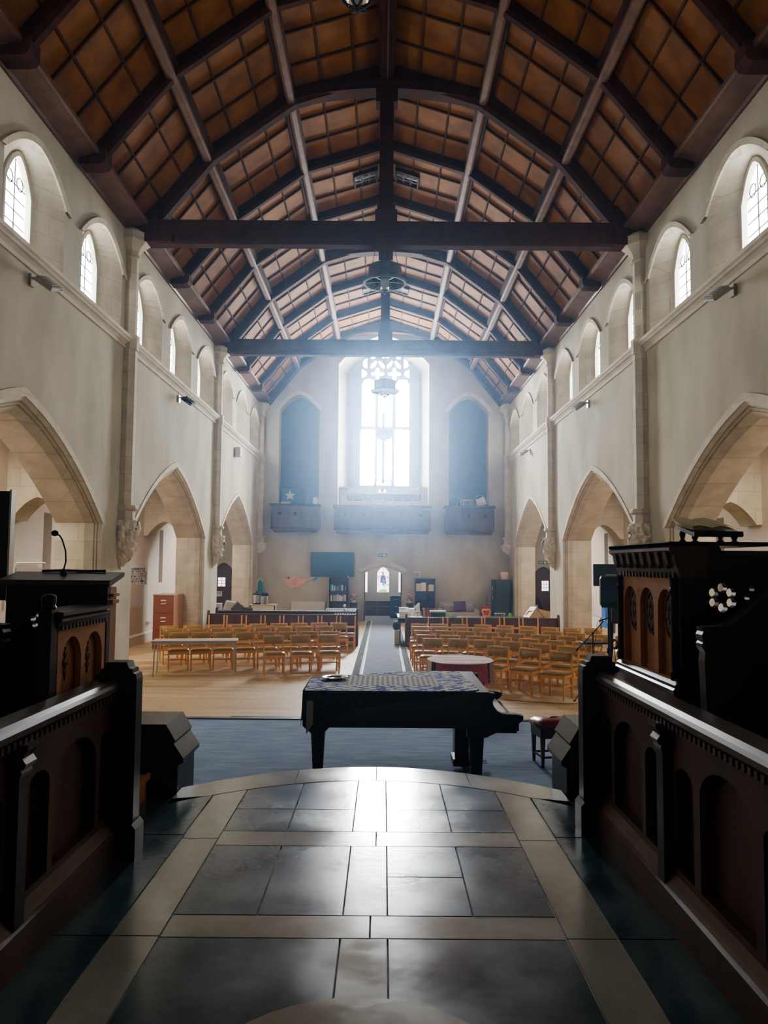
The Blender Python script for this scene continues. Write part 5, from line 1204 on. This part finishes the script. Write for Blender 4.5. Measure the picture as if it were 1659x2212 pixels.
# serving table with urns
t = thing('serving_table', 'white-fronted serving table in the left corner carrying the drink urns', 'table', (-4.38, 28.2, 0))
b = MB(); b.cbox((0, 0, .83), (.95, .7, .04), .01); b.build('tabletop', 'beige', t)
b = MB(); b.box(-.38, .44, -.3, .3, .08, .81); b.build('cupboard', 'white', t)
for x in (-.43, .46):
    b = MB(); b.box(x - .02, x + .02, -.32, -.28, 0, .81); b.build('leg', 'black', t)
t = thing('drinks_urn', 'wide steel drinks urn with a black lid on the serving table', 'urn', (-4.60, 28.1, .852))
b = MB(); b.lathe([(.14, 0), (.145, .02), (.145, .34), (.13, .36)], n=20); b.build('body', 'metal', t)
b = MB(); b.lathe([(.15, 0), (.155, .03), (.15, .05)], n=20); b.build('base', 'blackpl', t)
b = MB(); b.lathe([(.15, .34), (.15, .38), (.08, .41), (.03, .43), (.03, .46), (.01, .47)], n=20); b.build('lid', 'blackpl', t)
b = MB(); b.tube([(0, -.14, .07), (0, -.2, .07), (0, -.2, .03)], .015, 6); b.build('tap', 'blackpl', t)
for k, (x, y, l) in enumerate(((-4.38, 27.98, 'front'), (-4.24, 28.12, 'middle'), (-4.36, 28.34, 'rear'))):
    t = thing('vacuum_flask', 'steel pump flask with a black top, %s of the three beside the urn' % l, 'flask', (x, y, .852), 0, 'pump flasks on the serving table')
    b = MB(); b.lathe([(.06, 0), (.065, .02), (.065, .27), (.05, .31)], n=16); b.build('body', 'metal', t)
    b = MB(); b.lathe([(.055, .30), (.06, .33), (.05, .38), (.02, .39)], n=16); b.box(-.02, .02, -.1, 0, .34, .37); b.ball((0, 0, .41), .025, 8, 6); b.build('pump_top', 'blackpl', t)
t = thing('hanging_bag', 'teal and pale cloth bag hanging in the left corner above the urn', 'bag', (-5.02, 31.50, 1.12))
b = MB(); b.loft([[(.11 * w * math.cos(2 * PI * k / 10), -.05 + .04 * math.sin(2 * PI * k / 10), z) for k in range(10)] for w, z in ((.9, 0), (1.1, .1), (.9, .35), (.5, .5))]); b.build('cloth', 'teal', t)
b = MB(); b.tube([(.08 * math.cos(R(a)), -.05, .48 + .13 * math.sin(R(a))) for a in range(0, 181, 20)], .02, 6); b.build('strap', 'paper', t)
b = MB(); b.box(-.16, -.10, -.06, -.02, .0, .55); b.build('pale_fold', 'paper', t)
# radiator, fish artwork, screen
t = thing('radiator', 'long white radiator low on the far wall below the fish artwork', 'radiator', (-3.1, 31.82, .28))
b = MB(); b.cbox((0, 0, .25), (1.4, .07, .5), .01)
for k in range(24): b.box(-.66 + k * .056, -.63 + k * .056, -.045, -.03, .03, .47)
b.build('panel', 'white', t)
b = MB(); b.tube([(-.66, 0, -.26), (-.66, 0, .1)], .012, 6); b.tube([(.66, 0, -.26), (.66, 0, .1)], .012, 6); b.build('pipe', 'white', t)
t = thing('fish_picture', 'large pinkish orange collage fish hung on the far wall', 'artwork', (-3.5, 31.9, 1.58))
F = [(-.62, .12), (-.60, .0), (-.52, -.1), (-.38, -.18), (-.2, -.225), (-.05, -.23), (.08, -.2), (.18, -.12), (.26, -.02), (.38, .06), (.52, .10), (.62, .17), (.70, .23), (.60, .235), (.48, .19), (.36, .19), (.25, .14), (.12, .20), (.0, .16), (-.1, .235), (-.25, .23), (-.33, .15), (-.38, .19), (-.46, .22), (-.47, .13)]
M['fish'] = mat('fish_collage', (.78, .33, .22), (.85, .52, .38), scale=7, rough=.8, detail=2)
b = MB(); b.prism(F, 'y', -.04, 0); b.build('body', 'fish', t)
b = MB(); random.seed(5)
for k in range(46):
    u = random.uniform(-.5, .5); z = random.uniform(-.17, .17)
    if inside((u, z), F): b.m = random.choice([0, 0, 1, 2, 3, 3]); r = random.uniform(.02, .045); b.prism([(u + r * math.cos(a), z + r * math.sin(a)) for a in (random.random(), 2.2, 4.0)], 'y', -.046, -.04)
b.build('scraps', ['cream', 'pink', 'greycloth', 'fish'], t)
b = MB(); b.lathe([(.055, 0), (.055, .012)], n=16); e = b.build('eye', 'teal', t); e.location = (-.42, -.04, .16); e.rotation_euler = (R(90), 0, 0)
b = MB(); b.prism([(.58, .10), (.66, .16), (.70, .24), (.76, .2), (.74, .12), (.68, .05), (.62, .04)], 'y', -.05, -.02); b.build('tail_fin', 'teal', t)
t = thing('wall_screen', 'large dark blue-grey flat screen with a red standby light on the far wall', 'screen', (-2.115, 31.9, 2.31))
b = MB(); b.cbox((0, -.06, 0), (1.78, .07, 1.0), .008); b.build('panel', mat('blue_screen', (.035, .075, .11), rough=.35, spec=.5), t)
b = MB(); b.box(-.89, .89, -.1, -.09, -.505, -.49); b.box(-.89, .89, -.1, -.09, .49, .503); b.build('bezel', 'blackpl', t)
b = MB(); b.ball((.66, -.1, -.495), .014, 8, 6); b.build('standby_light', 'led', t)
b = MB(); b.box(-.3, .3, -.03, 0, -.2, .2); b.build('bracket', 'blackpl', t)
b = MB(); b.tube([(-2.25, 31.87, 1.8), (-2.28, 31.87, 1.5), (-2.32, 31.86, .9), (-2.36, 31.86, .4), (-2.33, 31.86, .01)], .008, 6)
tag(b.build('screen_cable', 'greycloth'), 'thin cable trailing down the wall from the large screen', 'cable')
# bookcases
def bookcase(name, x, w, h, shelves, label, mtl='pianowood', back=True, depth=.3):
    t = thing(name, label, 'bookcase', (x, 31.72, 0))
    for s in (-1, 1):
        b = MB(); b.box(s * w / 2 - .012, s * w / 2 + .012, -depth / 2, depth / 2, 0, h); b.build('side_panel', mtl, t)
    for z in shelves:
        b = MB(); b.box(-w / 2 + .012, w / 2 - .012, -depth / 2, depth / 2, z - .012, z + .012); b.build('shelf', mtl, t)
    b = MB(); b.box(-w / 2, w / 2, depth / 2 - .012, depth / 2, 0, h); b.build('back_panel', mtl, t)
    return t
bookcase('bookcase', -1.83, .76, 1.77, (.05, .42, .80, 1.22, 1.755), 'dark bookcase of paperbacks under the large screen')
bc = ['paper', 'cream', 'teal', 'greycloth', 'navy', 'paper', 'chalk', 'red', 'blue', 'beige']
random.seed(11)
def books(x0, x1, z, y, hs, where, palette, gap=.1):
    x = x0; k = 0; items = []
    while x < x1 - .03:
        w = random.uniform(.022, .042)
        if random.random() < gap: x += .05
        items.append((x, w, random.uniform(*hs), random.choice(palette))); x += w + .002
    n = len(items)
    for i, (x, w, h, c) in enumerate(items):
        b = MB(); b.cbox((x + w / 2, y, z + h / 2), (w, .15, h), .003)
        nth = ORD[i] if i < 20 else 'late'
        tag(b.build('book', c), 'upright book, %s from the left on the %s of the bookcase under the screen' % (nth, where), 'book', 'books on the ' + where + ' under the screen')
books(-2.18, -1.50, 1.236, 31.68, (.18, .27), 'upper shelf', ['paper', 'greycloth', 'cream', 'teal', 'navy', 'greycloth', 'teal'], .12)
books(-2.16, -1.52, .816, 31.68, (.20, .30), 'lower shelf', ['paper', 'cream', 'paper', 'greycloth', 'paper', 'beige'], .06)
bookcase('bookcase', 1.71, .80, 1.76, (.05, .50, .86, 1.23, 1.745), 'dark bookcase of pale box files right of the doorway', 'pianowood')
for i, (x0, w, h, c) in enumerate(((1.335, .20, .31, 'cream'), (1.54, .20, .35, 'paper'), (1.765, .05, .2, 'red'), (1.84, .22, .27, 'cream'))):
    b = MB(); b.cbox((x0 + w / 2, 31.66, 1.246 + h / 2), (w, .2, h), .006)
    tag(b.build('box_file', c), ('wide cream box file at the left end of the right bookcase', 'tall white box file second from the left on the right bookcase', 'narrow red book between the box files on the right bookcase', 'cream box file at the right end of the right bookcase')[i], 'box file', 'box files on the right bookcase')
b = MB(); b.cbox((1.71, 31.74, 1.045), (.75, .05, .33), .006); tag(b.build('blue_board', 'navy'), 'dark blue board filling the middle shelf of the right bookcase', 'board')
b = MB(); b.xf = Matrix.Translation((1.80, 31.62, .892)) @ Matrix.Rotation(R(14), 4, 'Y'); b.cbox((0, 0, .15), (.12, .06, .30), .01); o = b.build('leaning_folder', 'black'); tag(o, 'black folder leaning against the blue board on the right bookcase', 'folder')
b = MB(); b.box(1.60, 1.72, 31.60, 31.70, .516, .56); tag(b.build('small_box', 'paper'), 'small white box on the low shelf of the right bookcase', 'box')
# flowers on stands
def flowers(x, label, sl, cols, seed):
    t = thing('flower_stand', sl, 'stand', (x, 31.5, 0), 0, 'dark flower stands by the doorway')
    b = MB(); b.cbox((0, 0, .74), (.34, .30, .03), .005); b.build('tabletop', 'dark', t)
    b = MB(); b.box(-.14, .14, -.12, .12, .05, .725); b.build('column', 'dark', t)
    b = MB(); b.box(-.17, .17, -.15, .15, 0, .05); b.build('base', 'dark', t)
    t = thing('flower_arrangement', label, 'flowers', (x, 31.5, .756), 0, 'flower arrangements by the doorway')
    b = MB(); b.lathe([(.05, 0), (.08, .05), (.09, .10), (.075, .09)], n=14); b.build('bowl', 'white', t)
    random.seed(seed)
    b = MB()
    for k in range(26):
        a = random.random() * 6.28; r = random.uniform(.05, .2); z = random.uniform(.08, .3); p = Vector((r * math.cos(a), r * .7 * math.sin(a), z)); q = p + Vector((.05 * math.cos(a), .04 * math.sin(a), .03)); s = Vector((-math.sin(a), math.cos(a), 0)) * .022
        b.add([p, (p + q) / 2 + s, q, (p + q) / 2 - s], [(0, 1, 2, 3)])
    for k in range(9): b.tube([(0, 0, .07), (random.uniform(-.12, .12), random.uniform(-.08, .08), .25)], .004, 4)
    b.build('leaves', 'leaf', t)
    for ci, c in enumerate(cols):
        for k in range(4):
            a = random.random() * 6.28; r = random.uniform(.03, .17); b = MB(); z = random.uniform(.12, .34)
            cx, cy = r * math.cos(a), r * .7 * math.sin(a)
            b.ball((cx, cy, z), .035, 8, 6, (1, 1, .7))
            for j in range(5): b.ball((cx + .03 * math.cos(j * 1.257), cy + .03 * math.sin(j * 1.257), z + .008), .02, 6, 5)
            b.build('bloom', c, t)
flowers(-1.2, 'orange and white flower arrangement left of the doorway', 'dark stand under the orange flowers left of the doorway', ('fish', 'paper', 'pink'), 2)
flowers(1.08, 'pink and white flower arrangement right of the doorway', 'dark stand under the pink flowers right of the doorway', ('pink', 'paper', 'red'), 4)
t = thing('wall_clock', 'square white wall clock above the right bookcase', 'clock', (1.39, 31.9, 1.91))
b = MB(); b.cbox((0, -.03, 0), (.29, .055, .25), .02); b.build('case', 'white', t)
b = MB(); b.box(-.105, .105, -.061, -.058, -.085, .085); b.build('face', 'greycloth', t)
b = MB(); b.bar((0, -.063, 0), (-.02, -.063, .07), .010, .002); b.bar((0, -.063, 0), (.01, -.063, -.045), .012, .002)
for k in range(12): b.box(.09 * math.sin(k * PI / 6) - .004, .09 * math.sin(k * PI / 6) + .004, -.063, -.061, .075 * math.cos(k * PI / 6) - .006, .075 * math.cos(k * PI / 6) + .006)
b.build('hands', 'black', t)
# porch cupboard
t = thing('porch_cupboard', 'dark blue-black cupboard just inside the doorway on its right', 'cupboard', (.50, 33.9, 0))
b = MB(); b.box(-.2, .3, -.25, .25, .04, .95); b.build('carcass', 'navy', t)
for k in range(3):
    b = MB(); b.box(-.19, .29, -.262, -.25, .06 + k * .3, .34 + k * .3); d = b.build('drawer', 'navy', t)
    b = MB(); b.box(-.02, .12, -.275, -.262, .2 + k * .3, .22 + k * .3); b.build('handle', 'metal', d)
b = MB(); b.box(-.2, .3, -.25, .25, 0, .04); b.build('base', 'black', t)
# sofa on the right
t = thing('sofa', 'pale grey sofa against the far wall with a purple cushion', 'sofa', (3.0, 31.25, 0))
b = MB(); b.cbox((0, -.05, .30), (1.3, .8, .26), .05); b.build('seat', 'greycloth', t)
b = MB(); b.smooth = True; b.cbox((0, .33, .56), (1.42, .2, .52), .06); b.build('back', 'greycloth', t)
for x in (-.32, .32):
    b = MB(); b.cbox((x, .18, .56), (.62, .2, .36), .07); b.build('back_cushion', 'greycloth', t)
for x in (-.72, .72):
    b = MB(); b.loft([[(x + w * math.cos(2 * PI * k / 12), y, .30 + (.30 if w * math.sin(2 * PI * k / 12) > 0 else .16) * math.sin(2 * PI * k / 12)) for k in range(12)] for y, w in ((-.45, .11), (-.42, .13), (.36, .13), (.38, .11))]); b.build('arm', 'greycloth', t)
    b = MB(); b.box(x - .05, x + .05, -.35, .35, 0, .18); b.build('foot', 'dark', t)
cushion('cushion', (3.08, 31.08, .665), (R(74), R(-4), 0), 'purple', 'plain purple cushion on the pale grey sofa', (.48, .42, .15))
t = thing('golf_bag', 'red nylon bag with a thin pole standing up beside the pale sofa', 'bag', (4.12, 31.1, 0))
b = MB(); b.lathe([(.19, 0), (.21, .05), (.2, .45), (.17, .6), (.2, .66), (.18, .70), (.14, .66)], n=16); b.build('body', 'red', t)
b = MB(); b.box(-.12, .12, -.25, -.17, .1, .42); b.build('pocket', 'red', t)
b = MB(); b.tube([(.03, 0, .5), (.04, 0, 1.12)], .01, 6); b.build('pole', 'iron', t)
b = MB(); b.ball((-.09, -.03, .70), .05, 8, 6); b.ball((.1, -.02, .71), .05, 8, 6); b.build('stuffing', 'browncloth', t)
b = MB(); b.ball((-.12, -.08, .68), .04, 8, 6, (1, 1, .6)); b.build('white_ball', 'paper', t)
t = thing('green_cupboard', 'tall dark green cupboard with its doors turned to the side', 'cupboard', (4.74, 31.2, 0))
b = MB(); b.cbox((.04, 0, .88), (.62, .62, 1.74), .02); b.build('carcass', 'green', t)
for z0, z1 in ((.06, 1.18), (1.22, 1.74)):
    b = MB(); b.cbox((-.305, 0, (z0 + z1) / 2), (.06, .60, z1 - z0), .008); d = b.build('door', 'green', t)
    b = MB(); b.tube([(-.335, -.22, z1 - .22 if z0 < 1 else z0 + .1), (-.36, -.22, z1 - .2 if z0 < 1 else z0 + .12), (-.36, -.22, z1 - .1 if z0 < 1 else z0 + .24), (-.335, -.22, z1 - .08 if z0 < 1 else z0 + .26)], .012, 6); b.build('handle', 'white', d)
t = thing('waste_bin', 'translucent pink tapering bin on top of the green cupboard', 'bin', (4.88, 31.2, 1.752))
b = MB(); b.loft([[(w * a, w * .8 * c, z) for a, c in ((-1, -1), (1, -1), (1, 1), (-1, 1))] for w, z in ((.11, 0), (.155, .30), (.145, .30), (.10, .02))]); b.build('body', mat('pale_pink', (.80, .52, .48), rough=.5), t)
b = MB(); b.loft([[(w * a, w * .8 * c, z) for a, c in ((-1, -1), (1, -1), (1, 1), (-1, 1))] for w, z in ((.155, .29), (.165, .30), (.155, .31))]); b.build('rim', 'pink', t)
# -- white table behind the right pew with boxes
t = thing('display_table', 'white-topped table crowded with white boxes beside the aisle carpet', 'table', (.80, 23.75, 0))
b = MB(); b.cbox((0, 0, .76), (.74, 1.6, .04), .006); b.build('tabletop', 'white', t)
b = MB(); b.box(-.33, .33, -.72, .72, .60, .74); b.build('apron', 'dark', t)
for x in (-.31, .31):
    for y in (-.72, .72):
        b = MB(); b.box(x - .03, x + .03, y - .03, y + .03, 0, .74); b.build('leg', 'dark', t)
def carton(x, y, w, d, h, mtl, label, rz=0, lid=True, z=.782):
    t = thing('carton', label, 'box', (x, y, z), R(rz), 'boxes on the white table')
    b = MB(); b.cbox((0, 0, h / 2), (w, d, h), .006); b.build('body', mtl, t)
    if lid: b = MB(); b.cbox((0, 0, h), (w * 1.06, d * 1.06, .02), .004); b.build('lid', mtl, t)
carton(.62, 23.15, .28, .25, .15, 'paper', 'low white box at the near corner of the white table')
carton(.82, 23.70, .24, .2, .19, 'paper', 'squarish white box in the middle of the white table', 8)
carton(.64, 24.25, .28, .22, .2, 'paper', 'white box at the far left of the white table', -5)
carton(1.04, 23.45, .18, .14, .12, 'greycloth', 'small grey box beside the paper stack on the white table', 15)
t = thing('letter_tray', 'stack of thin metal letter trays on the white table', 'tray', (.98, 24.2, .782))
for k in range(3):
    b = MB(); b.box(-.16, .16, -.12, .12, .02 + k * .08, .028 + k * .08); b.build('tray', 'metal', t)
b = MB()
for x in (-.15, .15):
    for y in (-.11, .11): b.box(x - .006, x + .006, y - .006, y + .006, 0, .2)
b.build('post', 'metal', t)
t = thing('paper_roll', 'crumpled white paper standing upright on the white table', 'paper', (1.06, 23.85, .782))
b = MB(); b.loft([[(w * math.cos(2 * PI * k / 7) + dx, w * .7 * math.sin(2 * PI * k / 7), z) for k in range(7)] for w, z, dx in ((.07, 0, 0), (.06, .15, .01), (.09, .24, -.03), (.05, .33, .02), (.03, .38, .03))]); b.build('sheet', 'paper', t)
for i in range(4):
    b = MB(); b.lathe([(.03, 0), (.036, .09), (.033, .09), (.028, .01)], (.81 + i * .088, 23.2 + .06 * (i % 2), .782), 12)
    tag(b.build('cup', 'white'), 'white cup, %s from the left along the near side of the white table' % ORD[i], 'cup', 'white cups on the table')
t = thing('wooden_chair', 'reddish wooden chair tucked behind the white table', 'chair', (1.48, 24.5, 0))
b = MB(); b.cbox((0, 0, .44), (.42, .40, .04), .01); b.build('seat', 'cab', t)
b = MB(); b.loft([[(s, .19 + o, z) for s, o in ((-.2, 0), (.2, 0), (.2, .025), (-.2, .025))] for z in (.55, .95)]); b.build('backrest', 'cab', t)
for x in (-.18, .18):
    for y, h in ((-.17, .42), (.2, .95)):
        b = MB(); b.box(x - .018, x + .018, y - .018, y + .018, 0, h); b.build('leg', 'chairwood', t)
t = thing('storage_bin', 'dark green box with a white top rim behind the right pew', 'bin', (1.66, 23.55, 0))
b = MB(); b.loft([[(w * a, w * .7 * c, z) for a, c in ((-1, -1), (1, -1), (1, 1), (-1, 1))] for w, z in ((.20, 0), (.22, .9))]); b.build('body', 'green', t)
b = MB(); b.box(-.24, .24, -.17, .17, .9, .94); b.build('rim', 'paper', t)
b = MB(); b.box(-.22, .22, -.165, -.155, .62, .64); b.build('pale_stripe', 'paper', t)
# -- toys and play things behind the right pew
t = thing('play_table', 'low dark table behind the right pew carrying the toys', 'table', (3.55, 23.2, 0))
b = MB(); b.cbox((0, 0, .76), (2.7, .6, .05), .01); b.build('tabletop', 'dark', t)
for x in (-1.25, 1.25):
    for y in (-.22, .22):
        b = MB(); b.box(x - .03, x + .03, y - .03, y + .03, 0, .74); b.build('leg', 'dark', t)
t = thing('toy_loop', 'bright yellow plastic loop handle standing up behind the pew', 'toy', (3.07, 23.05, .79))
b = MB(); b.tube([(-.08, 0, .0), (-.12, 0, .18), (-.09, 0, .215), (.09, 0, .215), (.12, 0, .18), (.08, 0, .0)], .024, 8); b.build('loop', 'yellow', t)
b = MB(); b.box(-.1, .1, -.04, .04, 0, .04); b.build('foot', 'yellow', t)
t = thing('toy_car', 'bright lime green toy on the ledge behind the right pew', 'toy', (3.78, 23.05, .785))
b = MB(); b.loft([[(.05 * math.cos(2 * PI * k / 14) * w, y, .065 + .065 * math.sin(2 * PI * k / 14) * w) for k in range(14)] for y, w in ((-.03, .8), (-.02, 1), (.02, 1), (.03, .8))]); b.build('wheel', 'lime', t)
b = MB(); b.box(-.06, .07, -.02, .02, 0, .03); b.build('base', 'lime', t)
t = thing('toy_ball', 'small pale green ball toy near the purple cushion', 'toy', (1.93, 22.7, .0))
b = MB(); b.ball((0, 0, .86), .05, 12, 8, (1, .8, 1.3)); b.build('ball', 'lime', t)
b = MB(); b.lathe([(.10, 0), (.02, .03), (.02, .80)], n=10); b.build('stick', 'paper', t)
t = thing('toy_basket', 'low grey wire toy basket beside the lime green toy', 'basket', (3.48, 23.05, .795))
b = MB(); b.tube([(.16 * math.cos(2 * PI * k / 20), .09 * math.sin(2 * PI * k / 20), .10) for k in range(20)], .012, 6, closed=True)
for k in range(10): b.tube([(.16 * math.cos(2 * PI * k / 10), .09 * math.sin(2 * PI * k / 10), .10), (.12 * math.cos(2 * PI * k / 10), .06 * math.sin(2 * PI * k / 10), .0)], .006, 5)
b.build('wires', 'grey_metal', t)
t = thing('dolls_house', 'wooden dolls house with a pink edged pitched roof behind the right pew', 'dolls house', (4.5, 23.1, .79), R(24))
b = MB(); b.prism([(-.24, 0), (.24, 0), (.24, .03), (0, .29), (-.24, .03)], 'y', -.13, .13); b.build('body', 'palewood', t)
RM = Matrix.Translation((-.27, 0, -.003)) @ Matrix.Rotation(-math.atan2(.26, .24), 4, 'Y')
b = MB(); b.xf = RM; b.holed([(0, -.16), (.41, -.16), (.41, .16), (0, .16)], [[(.06, -.11), (.24, -.11), (.24, .11), (.06, .11)]], 'z', .0, .022)
b.xf = Matrix.Scale(-1, 4, (1, 0, 0)) @ RM; b.box(0, .41, -.16, .16, 0, .022); r = b.build('roof', 'palewood', t)
b = MB(); b.xf = RM; b.box(.26, .40, -.155, .155, .022, .028); b.build('pink_edge', 'pink', r)
b = MB(); b.box(.05, .11, -.05, .01, .22, .36); b.build('chimney', 'greycloth', t)
t = thing('wooden_rack', 'slatted wooden rack leaning against the right door', 'rack', (5.55, 26.2, 0), R(4))
b = MB(); b.box(-.42, .42, -.2, .2, 0, .5); b.build('box', 'dark', t)
b = MB()
b.prism([(-.42, .5), (.42, .5), (.42, .70), (-.42, .90)], 'y', .12, .14)
for k in range(6): x = -.40 + k * .15; b.prism([(x, .5), (x + .10, .5), (x + .10, .86 - .23 * (x + .5)), (x, .88 - .23 * (x + .45))], 'y', .08, .12)
b.build('slats', 'palewood', t)
b = MB()
for k in range(5): b.m = k % 3; b.ball((-.36 + k * .17, -.05, .545), .045, 8, 6)
b.build('toy_row', ['yellow', 'red', 'beige'], t)
t = thing('black_bag', 'tall black bag leaning at the foot of the right door', 'bag', (6.28, 31.4, 0))
b = MB(); b.loft([[(w * math.cos(2 * PI * k / 10) + dx, .16 * math.sin(2 * PI * k / 10), z) for k in range(10)] for w, z, dx in ((.22, 0, .05), (.24, .3, .05), (.17, .7, 0), (.13, .92, -.03), (.06, 1.02, -.04))]); b.build('body', 'black', t)
b = MB(); b.tube([(-.1, -.05, .95), (-.04, -.06, 1.08), (.04, -.05, .95)], .012, 6); b.build('strap', 'black', t)
# -- things behind the left pews
t = thing('refectory_table', 'long pale wooden table behind the left pews', 'table', (-2.75, 25.0, 0))
b = MB(); b.cbox((0, 0, .78), (2.9, .75, .04), .006); b.build('tabletop', 'palewood', t)
for x in (-1.3, 1.3):
    b = MB(); b.box(x - .03, x + .03, -.3, .3, 0, .76); b.build('leg', 'palewood', t)
for k, x in enumerate((-3.9, -3.25, -2.45, -1.75)):
    t = thing('low_chair', 'pale wooden chair with a rounded back, %s from the left at the long table' % ORD[k], 'chair', (x, 24.35, 0), 0, 'pale chairs at the long table')
    b = MB(); b.cbox((0, .12, .44), (.40, .36, .03), .01); b.build('seat', 'palewood', t)
    b = MB(); b.prism([(-.21, .55), (.21, .55), (.21, .80), (.15, .85), (0, .865), (-.15, .85), (-.21, .80)], 'y', -.09, -.06); b.build('backrest', 'cab_side', t)
    for xx in (-.18, .18):
        for yy, h in ((-.075, .6), (.27, .43)):
            b = MB(); b.box(xx - .014, xx + .014, yy - .014, yy + .014, 0, h); b.build('leg', 'palewood', t)
t = thing('sound_desk', 'flat black mixing desk with small knobs near the aisle end of the left pews', 'mixing desk', (-1.38, 25.95, 0))
b = MB(); b.box(-.5, .5, -.25, .25, 0, .76); b.build('cabinet', 'dark', t)
b = MB(); b.prism([(-.3, .76), (.3, .76), (.3, .84), (-.3, .79)], 'x', -.55, .55); b.build('console', 'blackpl', t)
b = MB()
for k in range(14): b.box(-.5 + k * .075, -.47 + k * .075, -.2, -.16, .79, .83)
b.build('fader_knobs', 'grey_metal', t)
b = MB(); b.lathe([(.06, 0), (.06, .02), (.02, .03), (.02, .10), (.05, .11), (.05, .17), (.01, .18)], (.08, .0, .80), 12); b.build('lamp', 'metal', t)
t = thing('wire_rack', 'rack of small white bottles on the aisle end of the left pew', 'rack', (-1.10, 22.62, .0))
b = MB(); b.box(-.36, .34, -.02, .10, .815, .825); b.build('tray', 'iron', t)
b = MB(); b.box(-.3, -.26, .04, .1, .46, .8); b.box(.24, .28, .04, .1, .46, .8); b.build('support', 'metal', t)
for k in range(9):
    b = MB(); b.lathe([(.026, .826), (.028, .875), (.012, .89), (.012, .905)], (-.3 + k * .073, .03, 0), 10); b.build('bottle', 'paper', t)
cushion('hassock', (-1.25, 21.93, .10), (0, 0, R(5)), 'leather', 'brown kneeler lying on the boards at the aisle end of the left pew', (.62, .28, .2))
b = MB(); b.box(-.72, -.715, 22.0, 22.1, .62, .70); tag(b.build('card_sign', 'paper'), 'small white card on the aisle end of the left pew', 'card')
t = thing('bin_bag', 'black bag hanging over a pale box at the aisle end of the right pew', 'bag', (.36, 22.6, 0))
b = MB(); b.cbox((.05, 0, .22), (.16, .3, .44), .02); b.build('pale_box', 'cream', t)
b = MB(); b.ball((0.02, 0, .55), .13, 10, 8, (.8, 1.1, 1.1)); b.build('bag', 'black', t)
# ================================================================== LIGHT AND CAMERA
def area(name, loc, rot, sx, sy, power, col=(1, 1, 1), spread=180):
    l = bpy.data.lights.new(name, 'AREA'); l.shape = 'RECTANGLE'; l.size = sx; l.size_y = sy; l.energy = power; l.color = col; l.spread = R(spread)
    o = bpy.data.objects.new(name, l); COL.objects.link(o); o.location = loc; o.rotation_euler = rot; return o
for sx, side in SIDES:
    for i, y in enumerate((11.2, 18.6, 27.5)):
        area('aisle_lamp', (sx * 6.45, y, 4.55), (0, 0, 0), .9, 3.0, 75 if i == 0 else 65, (1, .91, .81))
area('porch_fill', (0, 34, 2.95), (0, 0, 0), 1.2, 1.2, 22, (1, .95, .88))  # added fill light to brighten the porch walls, no known fitting there
wd = bpy.data.worlds.new('sky'); S.world = wd; wd.use_nodes = True
wd.node_tree.nodes['Background'].inputs[0].default_value = (.75, .85, 1, 1); wd.node_tree.nodes['Background'].inputs[1].default_value = 1.0
cam = bpy.data.cameras.new('camera'); co = bpy.data.objects.new('camera', cam); COL.objects.link(co)
cam.sensor_fit = 'VERTICAL'; cam.sensor_height = 24; cam.lens = 24 * 1660 / 2212; cam.clip_start = .05; cam.clip_end = 200
co.matrix_world = Matrix.Translation((0, 0, 2.35)) @ Matrix.Rotation(R(90) + math.atan(112 / 1660), 4, 'X') @ Matrix.Rotation(R(.42), 4, 'Z')
S.camera = co
S.view_settings.view_transform = 'AgX'; S.view_settings.look = 'AgX - Medium High Contrast'; S.view_settings.exposure = .5
c = S.cycles
c.use_denoising = True; c.max_bounces = 7; c.diffuse_bounces = 5; c.glossy_bounces = 3; c.transmission_bounces = 2; c.volume_bounces = 0
c.sample_clamp_indirect = 6; c.caustics_reflective = False; c.caustics_refractive = False
c.use_adaptive_sampling = True; c.adaptive_threshold = .03

# thin haze in the church air, coloured blue to imitate lens flare at the window
nt = wd.node_tree
vs = nt.nodes.new('ShaderNodeVolumeScatter'); vs.inputs['Color'].default_value = (.42, .68, 1, 1); vs.inputs['Density'].default_value = .0044; vs.inputs['Anisotropy'].default_value = .9
nt.links.new(vs.outputs[0], nt.nodes['World Output'].inputs['Volume'])
